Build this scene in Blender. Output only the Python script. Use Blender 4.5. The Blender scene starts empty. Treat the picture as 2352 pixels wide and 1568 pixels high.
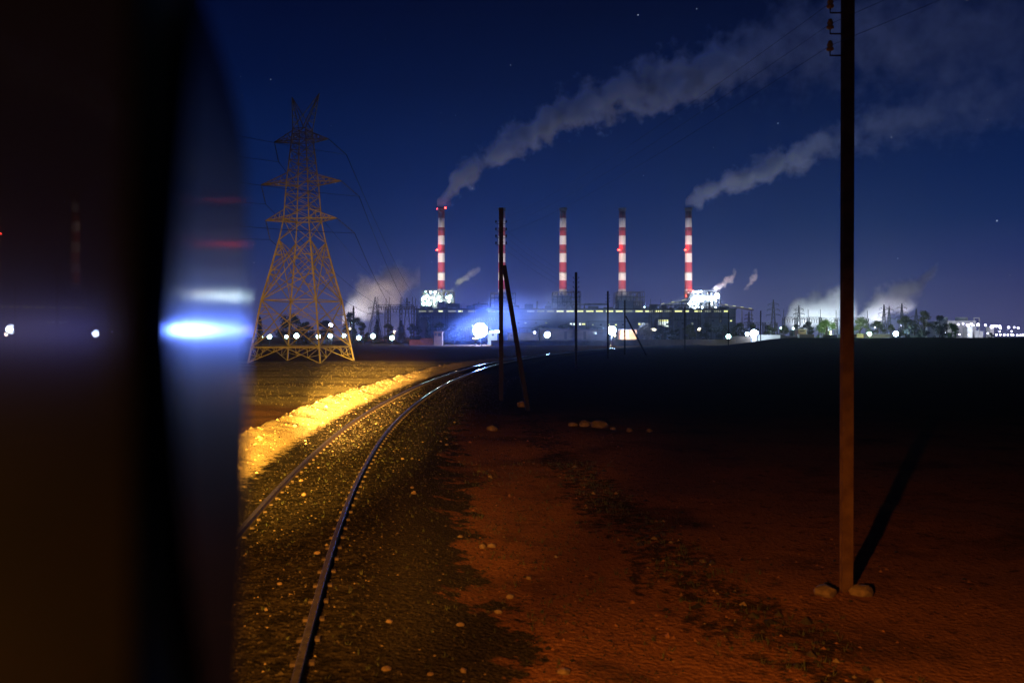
import bpy, bmesh, math, random
from mathutils import Vector, Matrix, noise
random.seed(11)
R = math.radians
scn = bpy.context.scene
COL = scn.collection
F = 1829.0                      # focal length of the 28 mm lens in units of the 2352-unit wide frame
CX, HY, CAMZ = 1176.0, 772.0, 3.0

def P(px, py, Y):
    return Vector(((px - CX) / F * Y, Y, CAMZ + (HY - py) / F * Y))
def PX(px, Y): return (px - CX) / F * Y
def PZ(py, Y): return CAMZ + (HY - py) / F * Y

# ------------------------------------------------------------------ materials
def new_mat(name):
    m = bpy.data.materials.new(name); m.use_nodes = True
    nt = m.node_tree; nt.nodes.clear()
    out = nt.nodes.new('ShaderNodeOutputMaterial')
    return m, nt, out
def N(nt, kind, **kw):
    n = nt.nodes.new(kind)
    for k, v in kw.items():
        if k in n.inputs.keys() if isinstance(k, str) else False: n.inputs[k].default_value = v
        else: setattr(n, k, v)
    return n
def L(nt, a, b): nt.links.new(a, b)
def math_node(nt, op, a, b=None, c=None, clamp=False):
    n = nt.nodes.new('ShaderNodeMath'); n.operation = op; n.use_clamp = clamp
    for i, v in enumerate((a, b, c)):
        if v is None: continue
        if hasattr(v, 'is_output'): nt.links.new(v, n.inputs[i])
        else: n.inputs[i].default_value = v
    return n.outputs[0]
def sstep(nt, v, lo, hi):
    n = nt.nodes.new('ShaderNodeMapRange'); n.interpolation_type = 'SMOOTHSTEP'
    nt.links.new(v, n.inputs[0]); n.inputs[1].default_value = lo; n.inputs[2].default_value = hi
    return n.outputs[0]
def mixc(nt, f, a, b):
    n = nt.nodes.new('ShaderNodeMix'); n.data_type = 'RGBA'
    if hasattr(f, 'is_output'): nt.links.new(f, n.inputs[0])
    else: n.inputs[0].default_value = f
    for i, v in ((6, a), (7, b)):
        if hasattr(v, 'is_output'): nt.links.new(v, n.inputs[i])
        else: n.inputs[i].default_value = (*v, 1)
    return n.outputs[2]

def surf(name, c1, c2=None, rough=.8, metal=0., scale=2., bump=0., spec=.08, detail=4):
    m, nt, out = new_mat(name)
    b = N(nt, 'ShaderNodeBsdfPrincipled'); L(nt, b.outputs[0], out.inputs[0])
    b.inputs['Roughness'].default_value = rough; b.inputs['Metallic'].default_value = metal
    b.inputs['Specular IOR Level'].default_value = spec
    if c2 is None: c2 = tuple(x * .6 for x in c1)
    tc = N(nt, 'ShaderNodeTexCoord')
    nz = N(nt, 'ShaderNodeTexNoise'); nz.inputs['Scale'].default_value = scale; nz.inputs['Detail'].default_value = detail
    L(nt, tc.outputs['Object'], nz.inputs['Vector'])
    f = sstep(nt, nz.outputs[0], .32, .68)
    L(nt, mixc(nt, f, c1, c2), b.inputs['Base Color'])
    if bump:
        bp = N(nt, 'ShaderNodeBump'); bp.inputs['Strength'].default_value = bump; bp.inputs['Distance'].default_value = .05
        L(nt, nz.outputs[0], bp.inputs['Height']); L(nt, bp.outputs[0], b.inputs['Normal'])
    return m
def emit(name, c, s):
    m, nt, out = new_mat(name)
    e = N(nt, 'ShaderNodeEmission'); e.inputs[0].default_value = (*c, 1); e.inputs[1].default_value = s
    L(nt, e.outputs[0], out.inputs[0]); return m

M = {}
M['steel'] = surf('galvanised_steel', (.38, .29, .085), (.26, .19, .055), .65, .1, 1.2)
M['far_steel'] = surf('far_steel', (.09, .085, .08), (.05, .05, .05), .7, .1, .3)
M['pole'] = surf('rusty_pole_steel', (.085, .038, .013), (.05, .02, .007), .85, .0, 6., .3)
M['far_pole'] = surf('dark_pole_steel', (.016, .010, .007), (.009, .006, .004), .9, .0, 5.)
M['ceramic'] = surf('glazed_insulator', (.45, .24, .06), (.35, .17, .04), .3, 0, 8.)
M['wire'] = surf('weathered_wire', (.03, .025, .025), (.02, .016, .015), .8, .0, 3.)
M['rail_side'] = surf('rusted_rail', (.035, .018, .009), (.018, .010, .006), .85, .1, 14., .3)
M['rail_top'] = surf('polished_rail_head', (.045, .034, .024), (.028, .02, .014), .15, 0., 9., spec=.09)
M['clip'] = surf('rail_clip', (.05, .03, .015), (.03, .018, .01), .9, 0, 10.)
M['concrete'] = surf('grey_concrete', (.30, .28, .26), (.22, .2, .19), .9, 0, .15)
M['hall'] = surf('hall_cladding', (.16, .17, .20), (.11, .12, .15), .8, 0, .06)
M['hall_roof'] = surf('hall_roof', (.07, .07, .08), (.05, .05, .06), .85, 0, .1)
M['frame'] = surf('boiler_frame_steel', (.13, .13, .14), (.07, .07, .08), .7, .1, .2)
M['clad'] = surf('boiler_cladding', (.38, .37, .35), (.22, .22, .22), .8, 0, .12)
M['wall'] = surf('boundary_wall', (.17, .115, .085), (.11, .075, .06), .95, 0, .25)
M['hut'] = surf('ochre_plaster', (.30, .13, .05), (.2, .085, .035), .95, 0, .5)
M['white_wall'] = surf('white_plaster', (.62, .61, .58), (.5, .48, .45), .9, 0, .4)
M['dark_wall'] = surf('dark_plaster', (.09, .07, .06), (.06, .05, .045), .95, 0, .5)
M['tank'] = surf('white_tank_paint', (.66, .66, .66), (.52, .52, .54), .6, 0, .1)
M['glass_dark'] = surf('dark_window', (.02, .02, .025), None, .2, 0, .5, spec=.5)
M['bark'] = surf('bark', (.07, .05, .035), (.04, .03, .02), .95, 0, 2.)
M['leaf_dark'] = surf('dark_foliage', (.022, .028, .02), (.04, .045, .03), .8, 0, .6)
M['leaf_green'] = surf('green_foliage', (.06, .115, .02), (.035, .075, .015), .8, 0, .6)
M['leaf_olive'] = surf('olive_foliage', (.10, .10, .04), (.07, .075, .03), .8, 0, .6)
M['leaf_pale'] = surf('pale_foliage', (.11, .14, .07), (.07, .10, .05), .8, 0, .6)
M['twig'] = surf('bare_twigs', (.16, .15, .14), (.10, .095, .09), .9, 0, .6)
M['stone'] = surf('pale_stone', (.16, .092, .04), (.10, .058, .025), .9, 0, 9., .4)
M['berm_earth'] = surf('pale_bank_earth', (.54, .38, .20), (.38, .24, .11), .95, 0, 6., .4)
M['soil_clod'] = surf('red_soil_clod', (.19, .07, .023), (.11, .04, .014), .95, 0, 8., .4)
M['rock_brown'] = surf('brown_rock', (.13, .075, .035), (.08, .045, .022), .95, 0, 5., .5)
M['peb1'] = surf('dark_ballast_stone', (.02, .014, .008), (.014, .0095, .0055), .9, 0, 20.)
M['peb2'] = surf('brown_ballast_stone', (.038, .025, .012), (.026, .016, .008), .9, 0, 20.)
M['peb3'] = surf('pale_ballast_stone', (.15, .095, .045), (.10, .06, .03), .9, 0, 20.)
M['weed'] = surf('track_weeds', (.03, .032, .012), (.05, .045, .018), .9, 0, 5.)
M['straw'] = surf('dry_straw', (.30, .22, .08), (.22, .16, .055), .9, 0, 5.)
M['loco'] = surf('locomotive_paint', (.03, .022, .012), (.02, .015, .01), .5, 0, 3.)
M['rubber'] = surf('black_rubber', (.004, .004, .004), None, .9, 0, 3., spec=.02)
M['cab_wall'] = surf('cab_lining', (.16, .10, .035), (.11, .07, .025), .9, 0, 1.)
M['lens'] = emit('headlight_lens', (1., .72, .32), 60)
M['lamp_white'] = emit('white_lamp', (.62, 1., .9), 18)
M['lamp_cool'] = emit('cool_floodlamp', (.62, .80, 1.), 60)
M['lamp_blue'] = emit('blue_floodlamp', (.36, .55, 1.), 26)
M['lamp_violet'] = emit('violet_lamp', (.75, .72, 1.), 16)
M['lamp_warm'] = emit('warm_lamp', (1., .85, .6), 5)
M['lamp_red'] = emit('red_beacon', (1., .03, .02), 30)
M['win_yellow'] = emit('lit_window_yellow', (.62, .62, .22), 1.9)
M['win_dim'] = emit('lit_window_dim', (.40, .42, .20), .6)
M['win_white'] = emit('lit_window_white', (.8, .92, .85), 1.6)

# ------------------------------------------------------------------ mesh builder
class MB:
    def __init__(s): s.v = []; s.f = []; s.m = []; s.sm = []
    def face(s, idx, m=0, sm=False): s.f.append(idx); s.m.append(m); s.sm.append(sm)
    def quad(s, a, b, c, d, m=0):
        n = len(s.v); s.v += [tuple(a), tuple(b), tuple(c), tuple(d)]; s.face((n, n+1, n+2, n+3), m)
    def box(s, lo, hi, m=0, rz=0, piv=None):
        n = len(s.v)
        pts = [Vector((x, y, z)) for z in (lo[2], hi[2]) for y in (lo[1], hi[1]) for x in (lo[0], hi[0])]
        if rz:
            piv = Vector(piv or ((lo[0]+hi[0])/2, (lo[1]+hi[1])/2, 0)); mt = Matrix.Rotation(rz, 3, 'Z')
            pts = [mt @ (p - piv) + piv for p in pts]
        s.v += [tuple(p) for p in pts]
        for q in ((0,2,3,1),(4,5,7,6),(0,1,5,4),(2,6,7,3),(0,4,6,2),(1,3,7,5)): s.face(tuple(n+i for i in q), m)
    def bar(s, p, q, w, h=None, m=0, w2=None):
        p, q = Vector(p), Vector(q); h = h or w; d = q - p
        if d.length < 1e-6: return
        d.normalize(); up = Vector((0,0,1)) if abs(d.z) < .95 else Vector((0,1,0))
        a = d.cross(up).normalized(); b = a.cross(d).normalized(); n = len(s.v)
        k2 = (w2 / w) if w2 else 1
        for c, k in ((p, 1), (q, k2)):
            for i, j in ((-1,-1),(1,-1),(1,1),(-1,1)): s.v.append(tuple(c + a*(i*w*k/2) + b*(j*h*k/2)))
        for f in ((0,3,2,1),(4,5,6,7),(0,1,5,4),(1,2,6,5),(2,3,7,6),(3,0,4,7)): s.face(tuple(n+i for i in f), m)
    def tube(s, pts, rad, seg=6, m=0, cap=True, sm=True):
        pts = [Vector(p) for p in pts]
        if not isinstance(rad, (list, tuple)): rad = [rad]*len(pts)
        n0 = len(s.v)
        for i, p in enumerate(pts):
            d = (pts[min(i+1, len(pts)-1)] - pts[max(i-1, 0)]).normalized()
            up = Vector((0,0,1)) if abs(d.z) < .9 else Vector((0,1,0))
            a = d.cross(up).normalized(); b = a.cross(d).normalized()
            for k in range(seg):
                t = 2*math.pi*k/seg; s.v.append(tuple(p + (a*math.cos(t) + b*math.sin(t))*rad[i]))
        for i in range(len(pts)-1):
            for k in range(seg):
                k2 = (k+1) % seg
                s.face((n0+i*seg+k, n0+i*seg+k2, n0+(i+1)*seg+k2, n0+(i+1)*seg+k), m, sm)
        if cap:
            s.face(tuple(n0+k for k in range(seg))[::-1], m); e = n0+(len(pts)-1)*seg
            s.face(tuple(e+k for k in range(seg)), m)
    def lathe(s, c, prof, seg=24, m=0, mats=None, cap=True):      # prof: (radius, z)
        n0 = len(s.v); c = Vector(c)
        for r, z in prof:
            for k in range(seg):
                t = 2*math.pi*k/seg; s.v.append((c.x+r*math.cos(t), c.y+r*math.sin(t), c.z+z))
        for i in range(len(prof)-1):
            for k in range(seg):
                k2 = (k+1) % seg
                s.face((n0+i*seg+k, n0+i*seg+k2, n0+(i+1)*seg+k2, n0+(i+1)*seg+k), mats[i] if mats else m, True)
        if cap:
            s.face(tuple(n0+k for k in range(seg))[::-1], m); e = n0+(len(prof)-1)*seg
            s.face(tuple(e+k for k in range(seg)), m)
    def ball(s, c, r, m=0, sub=1, squash=(1,1,1), jit=0, rng=random):
        bm = bmesh.new(); bmesh.ops.create_icosphere(bm, subdivisions=sub, radius=1)
        n = len(s.v)
        for v in bm.verts:
            k = 1 + (rng.uniform(-jit, jit) if jit else 0)
            s.v.append((c[0]+v.co.x*r*squash[0]*k, c[1]+v.co.y*r*squash[1]*k, c[2]+v.co.z*r*squash[2]*k))
        for f in bm.faces: s.face(tuple(n+v.index for v in f.verts), m, not jit)
        bm.free()
    def build(s, name, mats, parent=None, origin=None):
        me = bpy.data.meshes.new(name)
        o3 = Vector(origin) if origin is not None else Vector((0,0,0))
        if parent is not None and origin is None: o3 = parent.matrix_world_loc if hasattr(parent, 'matrix_world_loc') else Vector(parent.get('_o', (0,0,0)))
        me.from_pydata([tuple(Vector(v)-o3) for v in s.v], [], s.f)
        if not isinstance(mats, (list, tuple)): mats = [mats]
        for mm in mats: me.materials.append(mm)
        me.polygons.foreach_set('material_index', s.m); me.polygons.foreach_set('use_smooth', s.sm); me.update()
        o = bpy.data.objects.new(name, me); COL.objects.link(o)
        if parent is not None: o.parent = parent
        else: o.location = o3
        return o
def tag(o, label=None, cat=None, group=None, kind=None):
    for k, v in (('label', label), ('category', cat), ('group', group), ('kind', kind)):
        if v: o[k] = v
    return o
def thing(name, loc, label, cat, group=None):
    o = bpy.data.objects.new(name, None); COL.objects.link(o); o.location = loc; o.empty_display_size = .5
    o['_o'] = tuple(loc); return tag(o, label, cat, group)
def light(kind, name, loc, energy, color, target=None, size=None, blend=1., radius=.2, parent=None):
    l = bpy.data.lights.new(name, kind); l.energy = energy; l.color = color
    if kind in ('POINT', 'SPOT'): l.shadow_soft_size = radius
    if kind == 'SPOT': l.spot_size = size; l.spot_blend = blend
    o = bpy.data.objects.new(name, l); COL.objects.link(o)
    if target is not None: o.rotation_euler = (Vector(target)-Vector(loc)).to_track_quat('-Z', 'Y').to_euler()
    if parent is not None: o.parent = parent; o.location = Vector(loc) - Vector(parent['_o'])
    else: o.location = loc
    return o

# ------------------------------------------------------------------ the track's course and the ground
RR = [(-14, 1.1), (0, -.80), (6.9, -1.888), (8.15, -2.104), (10.06, -2.392), (13.25, -2.855), (17.2, -3.31), (19.46, -3.53), (26.25, -4.06), (37.6, -4.36),
      (51.8, -4.16), (73.6, -2.78), (93.6, -.61), (119, 3.8), (127.6, 5.5), (160, 13.6), (189, 22.6), (240, 42), (330, 86)]
def _interp(y):
    for i in range(len(RR)-1):
        if y <= RR[i+1][0] or i == len(RR)-2:
            p0, p1, p2, p3 = RR[max(i-1,0)], RR[i], RR[i+1], RR[min(i+2,len(RR)-1)]
            h = p2[0]-p1[0]; t = (y-p1[0])/h
            if t > 1: return p2[1] + (y-p2[0])*(p2[1]-p1[1])/h
            m1 = (p2[1]-p0[1])/(p2[0]-p0[0])*h if p2[0] != p0[0] else 0
            m2 = (p3[1]-p1[1])/(p3[0]-p1[0])*h
            return (2*t**3-3*t*t+1)*p1[1]+(t**3-2*t*t+t)*m1+(-2*t**3+3*t*t)*p2[1]+(t**3-t*t)*m2
_tab = {}
def XR(y):
    k = round(y, 2)
    if k not in _tab: _tab[k] = sum(_interp(y + e) for e in (-3, -1.5, 0, 1.5, 3)) / 5
    return _tab[k]
def slope(y): return (XR(y+1)-XR(y-1))/2
def off(x, y):                                   # signed distance right of the track's centre line
    c = 1/math.sqrt(1+slope(y)**2)
    return (x - XR(y))*c + .7525
def ss(a, b, x):
    t = min(1, max(0, (x-a)/(b-a))); return t*t*(3-2*t)
PROF = [(-30,-.62),(-9,-.62),(-5.2,-.72),(-4.3,-.55),(-3.6,-.02),(-3.15,.2),(-2.6,.06),(-1.9,-.10),(-1.2,-.12),(0,-.125),(1.15,-.125),(1.8,-.2),(3.0,-.38),(4.5,-.45),(30,-.5)]
def prof(d):
    if d <= PROF[0][0]: return PROF[0][1]
    for (a, za), (b, zb) in zip(PROF, PROF[1:]):
        if d <= b: return za+(zb-za)*ss(a, b, d)
    return PROF[-1][1]
def gz(x, y):
    if y < 0: return prof(off(x, 0)) if y > -30 else -.5
    d = off(x, y); z = prof(d)
    if -5.2 < d < -1.7:
        k = ss(-5.2, -3.4, d)*(1-ss(-2.6, -1.7, d))
        n = noise.noise(Vector((x*.8, y*.55, 1.3)))*.13 + noise.noise(Vector((x*2.3, y*1.8, 7)))*.05 + noise.noise(Vector((x*5, y*5, 3)))*.03
        z += n*k
        if y > 85: z -= (z+.4)*ss(85, 150, y)*k
    a = ss(1.6, 4, abs(d))
    if y < 150: z += a*(noise.noise(Vector((x*.5, y*.5, 4)))*.06 + noise.noise(Vector((x*2.2, y*2.2, 9)))*.022)
    z += ss(6, 30, abs(d))*noise.noise(Vector((x*.04, y*.04, 2)))*.18
    if y > 90:                                   # the bank that hides the foot of the plant on the right
        q = x/y*F + CX
        h = 2.75*ss(1390, 1800, q) + .25*ss(1100, 1200, q)
        w = ss(150, 250, y)*(1-ss(262, 300, y))
        z += h*w*ss(8, 40, d) + .16*w*noise.noise(Vector((x*.12, y*.1, 5)))
        z += w*.5*ss(1140, 1180, q)*(1-ss(1390, 1480, q))*(ss(-8, -24, d))
    return z

def axis(fine, growth_lo, lo, growth_hi, hi):
    a = list(fine); st = fine[1]-fine[0]
    while a[0] > lo: st *= growth_lo; a.insert(0, a[0]-st)
    st = fine[-1]-fine[-2]
    while a[-1] < hi: st *= growth_hi; a.append(a[-1]+st)
    return a
gx = axis([-11+.16*i for i in range(120)], 1.05, -2600, 1.05, 2600)
gy = axis([5+.22*i for i in range(250)], 1.35, -2600, 1.028, 3300)
gv, gd = [], []
for y in gy:
    for x in gx:
        gv.append((x, y, gz(x, y))); gd.append(max(-60, min(60, off(x, max(0, y)))))
nx = len(gx)
gf = [(j*nx+i, j*nx+i+1, (j+1)*nx+i+1, (j+1)*nx+i) for j in range(len(gy)-1) for i in range(nx-1)]
gm = bpy.data.meshes.new('ground'); gm.from_pydata(gv, [], gf)
gm.polygons.foreach_set('use_smooth', [True]*len(gf))
at = gm.attributes.new('track_offset', 'FLOAT', 'POINT'); at.data.foreach_set('value', gd)
ground = bpy.data.objects.new('ground', gm); COL.objects.link(ground); ground['kind'] = 'structure'

m, nt, out = new_mat('field_soil_and_ballast')
b = N(nt, 'ShaderNodeBsdfPrincipled'); L(nt, b.outputs[0], out.inputs[0]); b.inputs['Roughness'].default_value = .95; b.inputs['Specular IOR Level'].default_value = .0
geo = N(nt, 'ShaderNodeNewGeometry'); sep = N(nt, 'ShaderNodeSeparateXYZ'); L(nt, geo.outputs['Position'], sep.inputs[0])
atn = N(nt, 'ShaderNodeAttribute'); atn.attribute_name = 'track_offset'; d_raw = atn.outputs['Fac']
def nz(scale, detail=5, rough=.6, vec=None):
    n = N(nt, 'ShaderNodeTexNoise'); n.inputs['Scale'].default_value = scale; n.inputs['Detail'].default_value = detail; n.inputs['Roughness'].default_value = rough
    L(nt, vec or geo.outputs['Position'], n.inputs['Vector']); return n.outputs[0]
n_big, n_mid, n_fine, n_grain = nz(.35), nz(1.3), nz(5., 6, .7), nz(28., 4, .7)
wob = math_node(nt, 'MULTIPLY', math_node(nt, 'SUBTRACT', n_mid, .5), 3.6)
wob2 = math_node(nt, 'MULTIPLY', math_node(nt, 'SUBTRACT', n_fine, .5), 1.8)
d = math_node(nt, 'ADD', math_node(nt, 'ADD', d_raw, wob), wob2)
d_l = math_node(nt, 'ADD', d_raw, math_node(nt, 'MULTIPLY', wob2, .8))
vor = N(nt, 'ShaderNodeTexVoronoi'); vor.inputs['Scale'].default_value = 16.; L(nt, geo.outputs['Position'], vor.inputs['Vector'])
sepc = N(nt, 'ShaderNodeSeparateColor'); L(nt, vor.outputs['Color'], sepc.inputs[0])
gravel = mixc(nt, sepc.outputs[0], (.011, .0075, .004), (.036, .024, .0115))
gravel = mixc(nt, sstep(nt, n_fine, .42, .62), gravel, (.009, .0065, .0035))
soil = mixc(nt, n_fine, (.21, .078, .026), (.13, .046, .016))
soil = mixc(nt, sstep(nt, n_grain, .58, .72), soil, (.30, .13, .05))
spots = math_node(nt, 'MULTIPLY', sstep(nt, n_fine, .55, .66), .75)
soil_r = mixc(nt, spots, soil, (.035, .018, .009))
soil_r = mixc(nt, math_node(nt, 'MULTIPLY', sstep(nt, n_big, .5, .66), .75), soil_r, (.045, .022, .011))
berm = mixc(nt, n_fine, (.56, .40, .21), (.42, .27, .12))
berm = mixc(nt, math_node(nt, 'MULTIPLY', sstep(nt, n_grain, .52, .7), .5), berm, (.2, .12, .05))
ywob = math_node(nt, 'ADD', sep.outputs[1], math_node(nt, 'MULTIPLY', math_node(nt, 'SUBTRACT', n_big, .5), 7))
grassc = mixc(nt, n_fine, (.46, .34, .13), (.30, .22, .08))
rows = math_node(nt, 'SINE', math_node(nt, 'MULTIPLY', ywob, .55))
grassc = mixc(nt, math_node(nt, 'MULTIPLY', sstep(nt, rows, .35, .9), .6), grassc, (.10, .055, .02))
g_mask = math_node(nt, 'MULTIPLY', sstep(nt, ywob, 40, 46), math_node(nt, 'SUBTRACT', 1., sstep(nt, ywob, 112, 122)))
left = mixc(nt, g_mask, mixc(nt, n_mid, (.23, .10, .028), (.15, .062, .02)), grassc)
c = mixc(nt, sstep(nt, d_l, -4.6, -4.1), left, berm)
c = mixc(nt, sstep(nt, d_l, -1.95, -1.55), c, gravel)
weedc = mixc(nt, sstep(nt, n_grain, .45, .65), (.022, .016, .008), (.055, .038, .02))
c = mixc(nt, sstep(nt, d_l, 1.2, 1.9), c, weedc)
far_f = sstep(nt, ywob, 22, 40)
soil_r = mixc(nt, far_f, soil_r, (.016, .009, .005))  # far soil darkened, the unlit field put into the colour
band = math_node(nt, 'MULTIPLY', math_node(nt, 'SUBTRACT', 1., sstep(nt, math_node(nt, 'ABSOLUTE', math_node(nt, 'SUBTRACT', d, 6.)), .35, .75)), sstep(nt, n_fine, .40, .56))
soil_r = mixc(nt, math_node(nt, 'MULTIPLY', band, .85), soil_r, (.02, .014, .007))
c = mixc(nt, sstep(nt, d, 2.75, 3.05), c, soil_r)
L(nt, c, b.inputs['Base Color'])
hgt = math_node(nt, 'ADD', math_node(nt, 'MULTIPLY', n_fine, .6), math_node(nt, 'ADD', math_node(nt, 'MULTIPLY', vor.outputs['Distance'], .35), math_node(nt, 'MULTIPLY', n_grain, .35)))
bp = N(nt, 'ShaderNodeBump'); bp.inputs['Distance'].default_value = .07
L(nt, math_node(nt, 'SUBTRACT', .95, math_node(nt, 'MULTIPLY', sstep(nt, sep.outputs[1], 60, 130), .6)), bp.inputs['Strength'])
L(nt, hgt, bp.inputs['Height']); L(nt, bp.outputs[0], b.inputs['Normal'])
gm.materials.append(m)

# loose ballast, weeds and field straw: nobody could count them
def pos_on(dd, y):
    c = math.sqrt(1+slope(y)**2); x = XR(y) + (dd-.7525)*c
    return x, y, gz(x, y)
rg = random.Random(4)
mb = MB()
for i in range(22000):
    y = 5 + 62*(rg.random()**1.7); dd = rg.gauss(0, 1.15) if rg.random() < .62 else rg.uniform(1.2, 4.6)
    if abs(abs(dd)-.7525) < .07: continue
    x, y, z = pos_on(dd, y); r = rg.uniform(.005, .015)*(1.8 if rg.random() < .05 else 1)*(1+y/60)
    mi = rg.choices((0, 1, 2), (6, 4, .5))[0]; n = len(mb.v)
    for ax in ((1,0,0),(0,1,0),(-1,0,0),(0,-1,0),(0,0,.75),(0,0,-.6)):
        k = r*rg.uniform(.7, 1.35); mb.v.append((x+ax[0]*k+rg.uniform(-.3,.3)*r, y+ax[1]*k+rg.uniform(-.3,.3)*r, z+r*.25+ax[2]*k))
    for t in ((0,1,4),(1,2,4),(2,3,4),(3,0,4),(1,0,5),(2,1,5),(3,2,5),(0,3,5)): mb.face(tuple(n+q for q in t), mi)
tag(mb.build('gravel', [M['peb1'], M['peb2'], M['peb3']]), 'loose brown ballast gravel scattered over the track bed', 'gravel', kind='stuff')
def clods(name, n, dist, size, mats, wts, label, seed):
    q = random.Random(seed); mb = MB()
    for i in range(n):
        dd, y = dist(q); x, y, z = pos_on(dd, y); r = q.uniform(*size)*(1+.5*(q.random()**6)*3); mi = q.choices(range(len(mats)), wts)[0]; k0 = len(mb.v)
        for ax in ((1,0,0),(.5,.87,0),(-.5,.87,0),(-1,0,0),(-.5,-.87,0),(.5,-.87,0),(0,0,.7)):
            k = r*q.uniform(.65, 1.3); mb.v.append((x+ax[0]*k, y+ax[1]*k, z-.01+ax[2]*k+q.uniform(-.1,.25)*r))
        for t in range(6): mb.face((k0+t, k0+(t+1) % 6, k0+6), mi)
    tag(mb.build(name, [M[m_] for m_ in mats]), label, 'soil', kind='stuff')
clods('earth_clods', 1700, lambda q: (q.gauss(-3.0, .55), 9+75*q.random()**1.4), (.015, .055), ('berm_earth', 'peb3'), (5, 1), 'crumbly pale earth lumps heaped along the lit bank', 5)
clods('dirt_crumbs', 5200, lambda q: (q.uniform(2.8, 10), 6+22*q.random()**1.3), (.006, .024), ('soil_clod', 'peb1', 'peb2'), (6, 3, 1), 'small crumbs of red soil strewn over the dirt strip', 6)
clods('verge_stones', 900, lambda q: (q.gauss(6., .4), 7+14*q.random()), (.012, .04), ('peb2', 'peb1', 'stone'), (4, 5, 1), 'small stones among the dark weeds of the verge line', 7)
def blades(mb, x, y, z, n, h, w, rg, lean=.5):
    for k in range(n):
        a = rg.uniform(0, 6.28); l = rg.uniform(.1, lean)*h; hh = h*rg.uniform(.5, 1.2)
        bx, by = x+rg.uniform(-.06,.06)*h*4, y+rg.uniform(-.06,.06)*h*4
        dx, dy = math.cos(a)*w/2, math.sin(a)*w/2; a2 = rg.uniform(0, 6.28); i = len(mb.v)
        mb.v += [(bx-dx, by-dy, z-.02), (bx+dx, by+dy, z-.02), (bx+math.cos(a2)*l, by+math.sin(a2)*l, z+hh)]
        mb.face((i, i+1, i+2))
mb = MB()
for i in range(1000):
    y = 5.5 + 50*(rg.random()**1.5); r_ = rg.random()
    dd = rg.uniform(-.6, .6) if r_ < .25 else (rg.uniform(.9, 3.0) if r_ < .85 else rg.uniform(-2.2, -.9))
    x, y, z = pos_on(dd, y); blades(mb, x, y, z, 4, rg.uniform(.02, .06), .010+.0004*y, rg, .9)
for i in range(1500):
    y = 7 + 15*rg.random(); dd = rg.gauss(6., .45) if rg.random() < .7 else rg.uniform(3, 5)
    x, y, z = pos_on(dd, y)
    if noise.noise(Vector((x*1.2, y*1.2, 3))) > -.05: blades(mb, x, y, z, 4, rg.uniform(.03, .10), .014, rg, .9)
tag(mb.build('weeds', M['weed']), 'low dark weeds growing through the ballast beside the rails', 'weeds', kind='stuff')
mb = MB()
for i in range(16000):
    y = 42 + 68*rg.random(); x = rg.uniform(-48, 4)
    dd = off(x, y)
    if dd > -5 or noise.noise(Vector((x*.05, y*.35, 2))) < -.18: continue
    blades(mb, x, y, gz(x, y), 3, rg.uniform(.04, .10), .022, rg, .8)
tag(mb.build('straw', M['straw']), 'dry straw stubble standing in rows across the lit field', 'straw', kind='stuff')

# ------------------------------------------------------------------ rails
def rail(sd, label):
    ys = [-8+.45*i for i in range(60)] + [19+.9*i for i in range(100)] + [109+2.5*i for i in range(60)]
    pr = [(-.066,-.15),(.066,-.15),(.066,-.135),(.012,-.115),(.012,-.045),(.036,-.034),(.036,-.004),(.030,0),(-.030,0),(-.036,-.004),(-.036,-.034),(-.012,-.045),(-.012,-.115),(-.066,-.135)]
    mb = MB(); k = len(pr)
    for y in ys:
        s = slope(y); c = 1/math.sqrt(1+s*s); nx_, ny_ = c, -s*c
        x0 = XR(y) if sd > 0 else XR(y)-1.505*math.sqrt(1+s*s)
        for a, z in pr: mb.v.append((x0+nx_*a, y+ny_*a, z))
    for i in range(len(ys)-1):
        for j in range(k):
            j2 = (j+1) % k; mb.face((i*k+j, (i+1)*k+j, (i+1)*k+j2, i*k+j2), 1 if j in (6, 7, 8) else 0, False)
    root = mb.build('steel_rail', [M['rail_side'], M['rail_top']])
    tag(root, label, 'rail', 'rails of the curving track')
    mb = MB(); y = 5.2
    while y < 75:
        s = slope(y); c = 1/math.sqrt(1+s*s); x0 = XR(y) if sd > 0 else XR(y)-1.505*math.sqrt(1+s*s)
        for e in (-1, 1):
            px_, py_ = x0+e*.085*c, y-e*.085*s*c
            mb.box((px_-.03, py_-.04, -.14), (px_+.03, py_+.04, -.095), 0, math.atan2(1, s)-math.pi/2)
        y += .6*c
    o = mb.build('fastening_clips', M['clip'], root); o['kind'] = 'stuff'
rail(-1, 'rail on the inner side beside the bright earth bank, half sunk in gravel')
rail(1, 'rail on the outer side beside the telegraph poles, glinting under the floodlight')

# individual larger stones
def stone(name, x, y, r, label, group=None, mat='stone', seed=0, z=None):
    q = random.Random(seed); mb = MB(); zz = gz(x, y) if z is None else z
    mb.ball((x, y, zz+r*.32), r, 0, 2, (q.uniform(.85,1.25), q.uniform(.8,1.1), q.uniform(.55,.8)), .15, q)
    return tag(mb.build(name, M[mat], origin=(x, y, zz)), label, 'stone', group)
for i in range(15):
    y = 8 + 34*rg.random(); dd = rg.choice((rg.uniform(-.55, .55), rg.uniform(-1.6, -.95)))
    x, y, z = pos_on(dd, y); stone('stone', x, y, rg.uniform(.025, .055), 'small pale stone lying among the gravel of the track bed', 'pale stones in the ballast', seed=i)
for i in range(30):
    y = 7 + 26*(rg.random()**1.3); dd = rg.uniform(1.1, 3.8)
    x, y, z = pos_on(dd, y); stone('stone', x, y, rg.uniform(.025, .06), 'small orange lit stone in the dark weeds beside the outer rail', 'stones in the weeds beside the track', seed=100+i)
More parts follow.
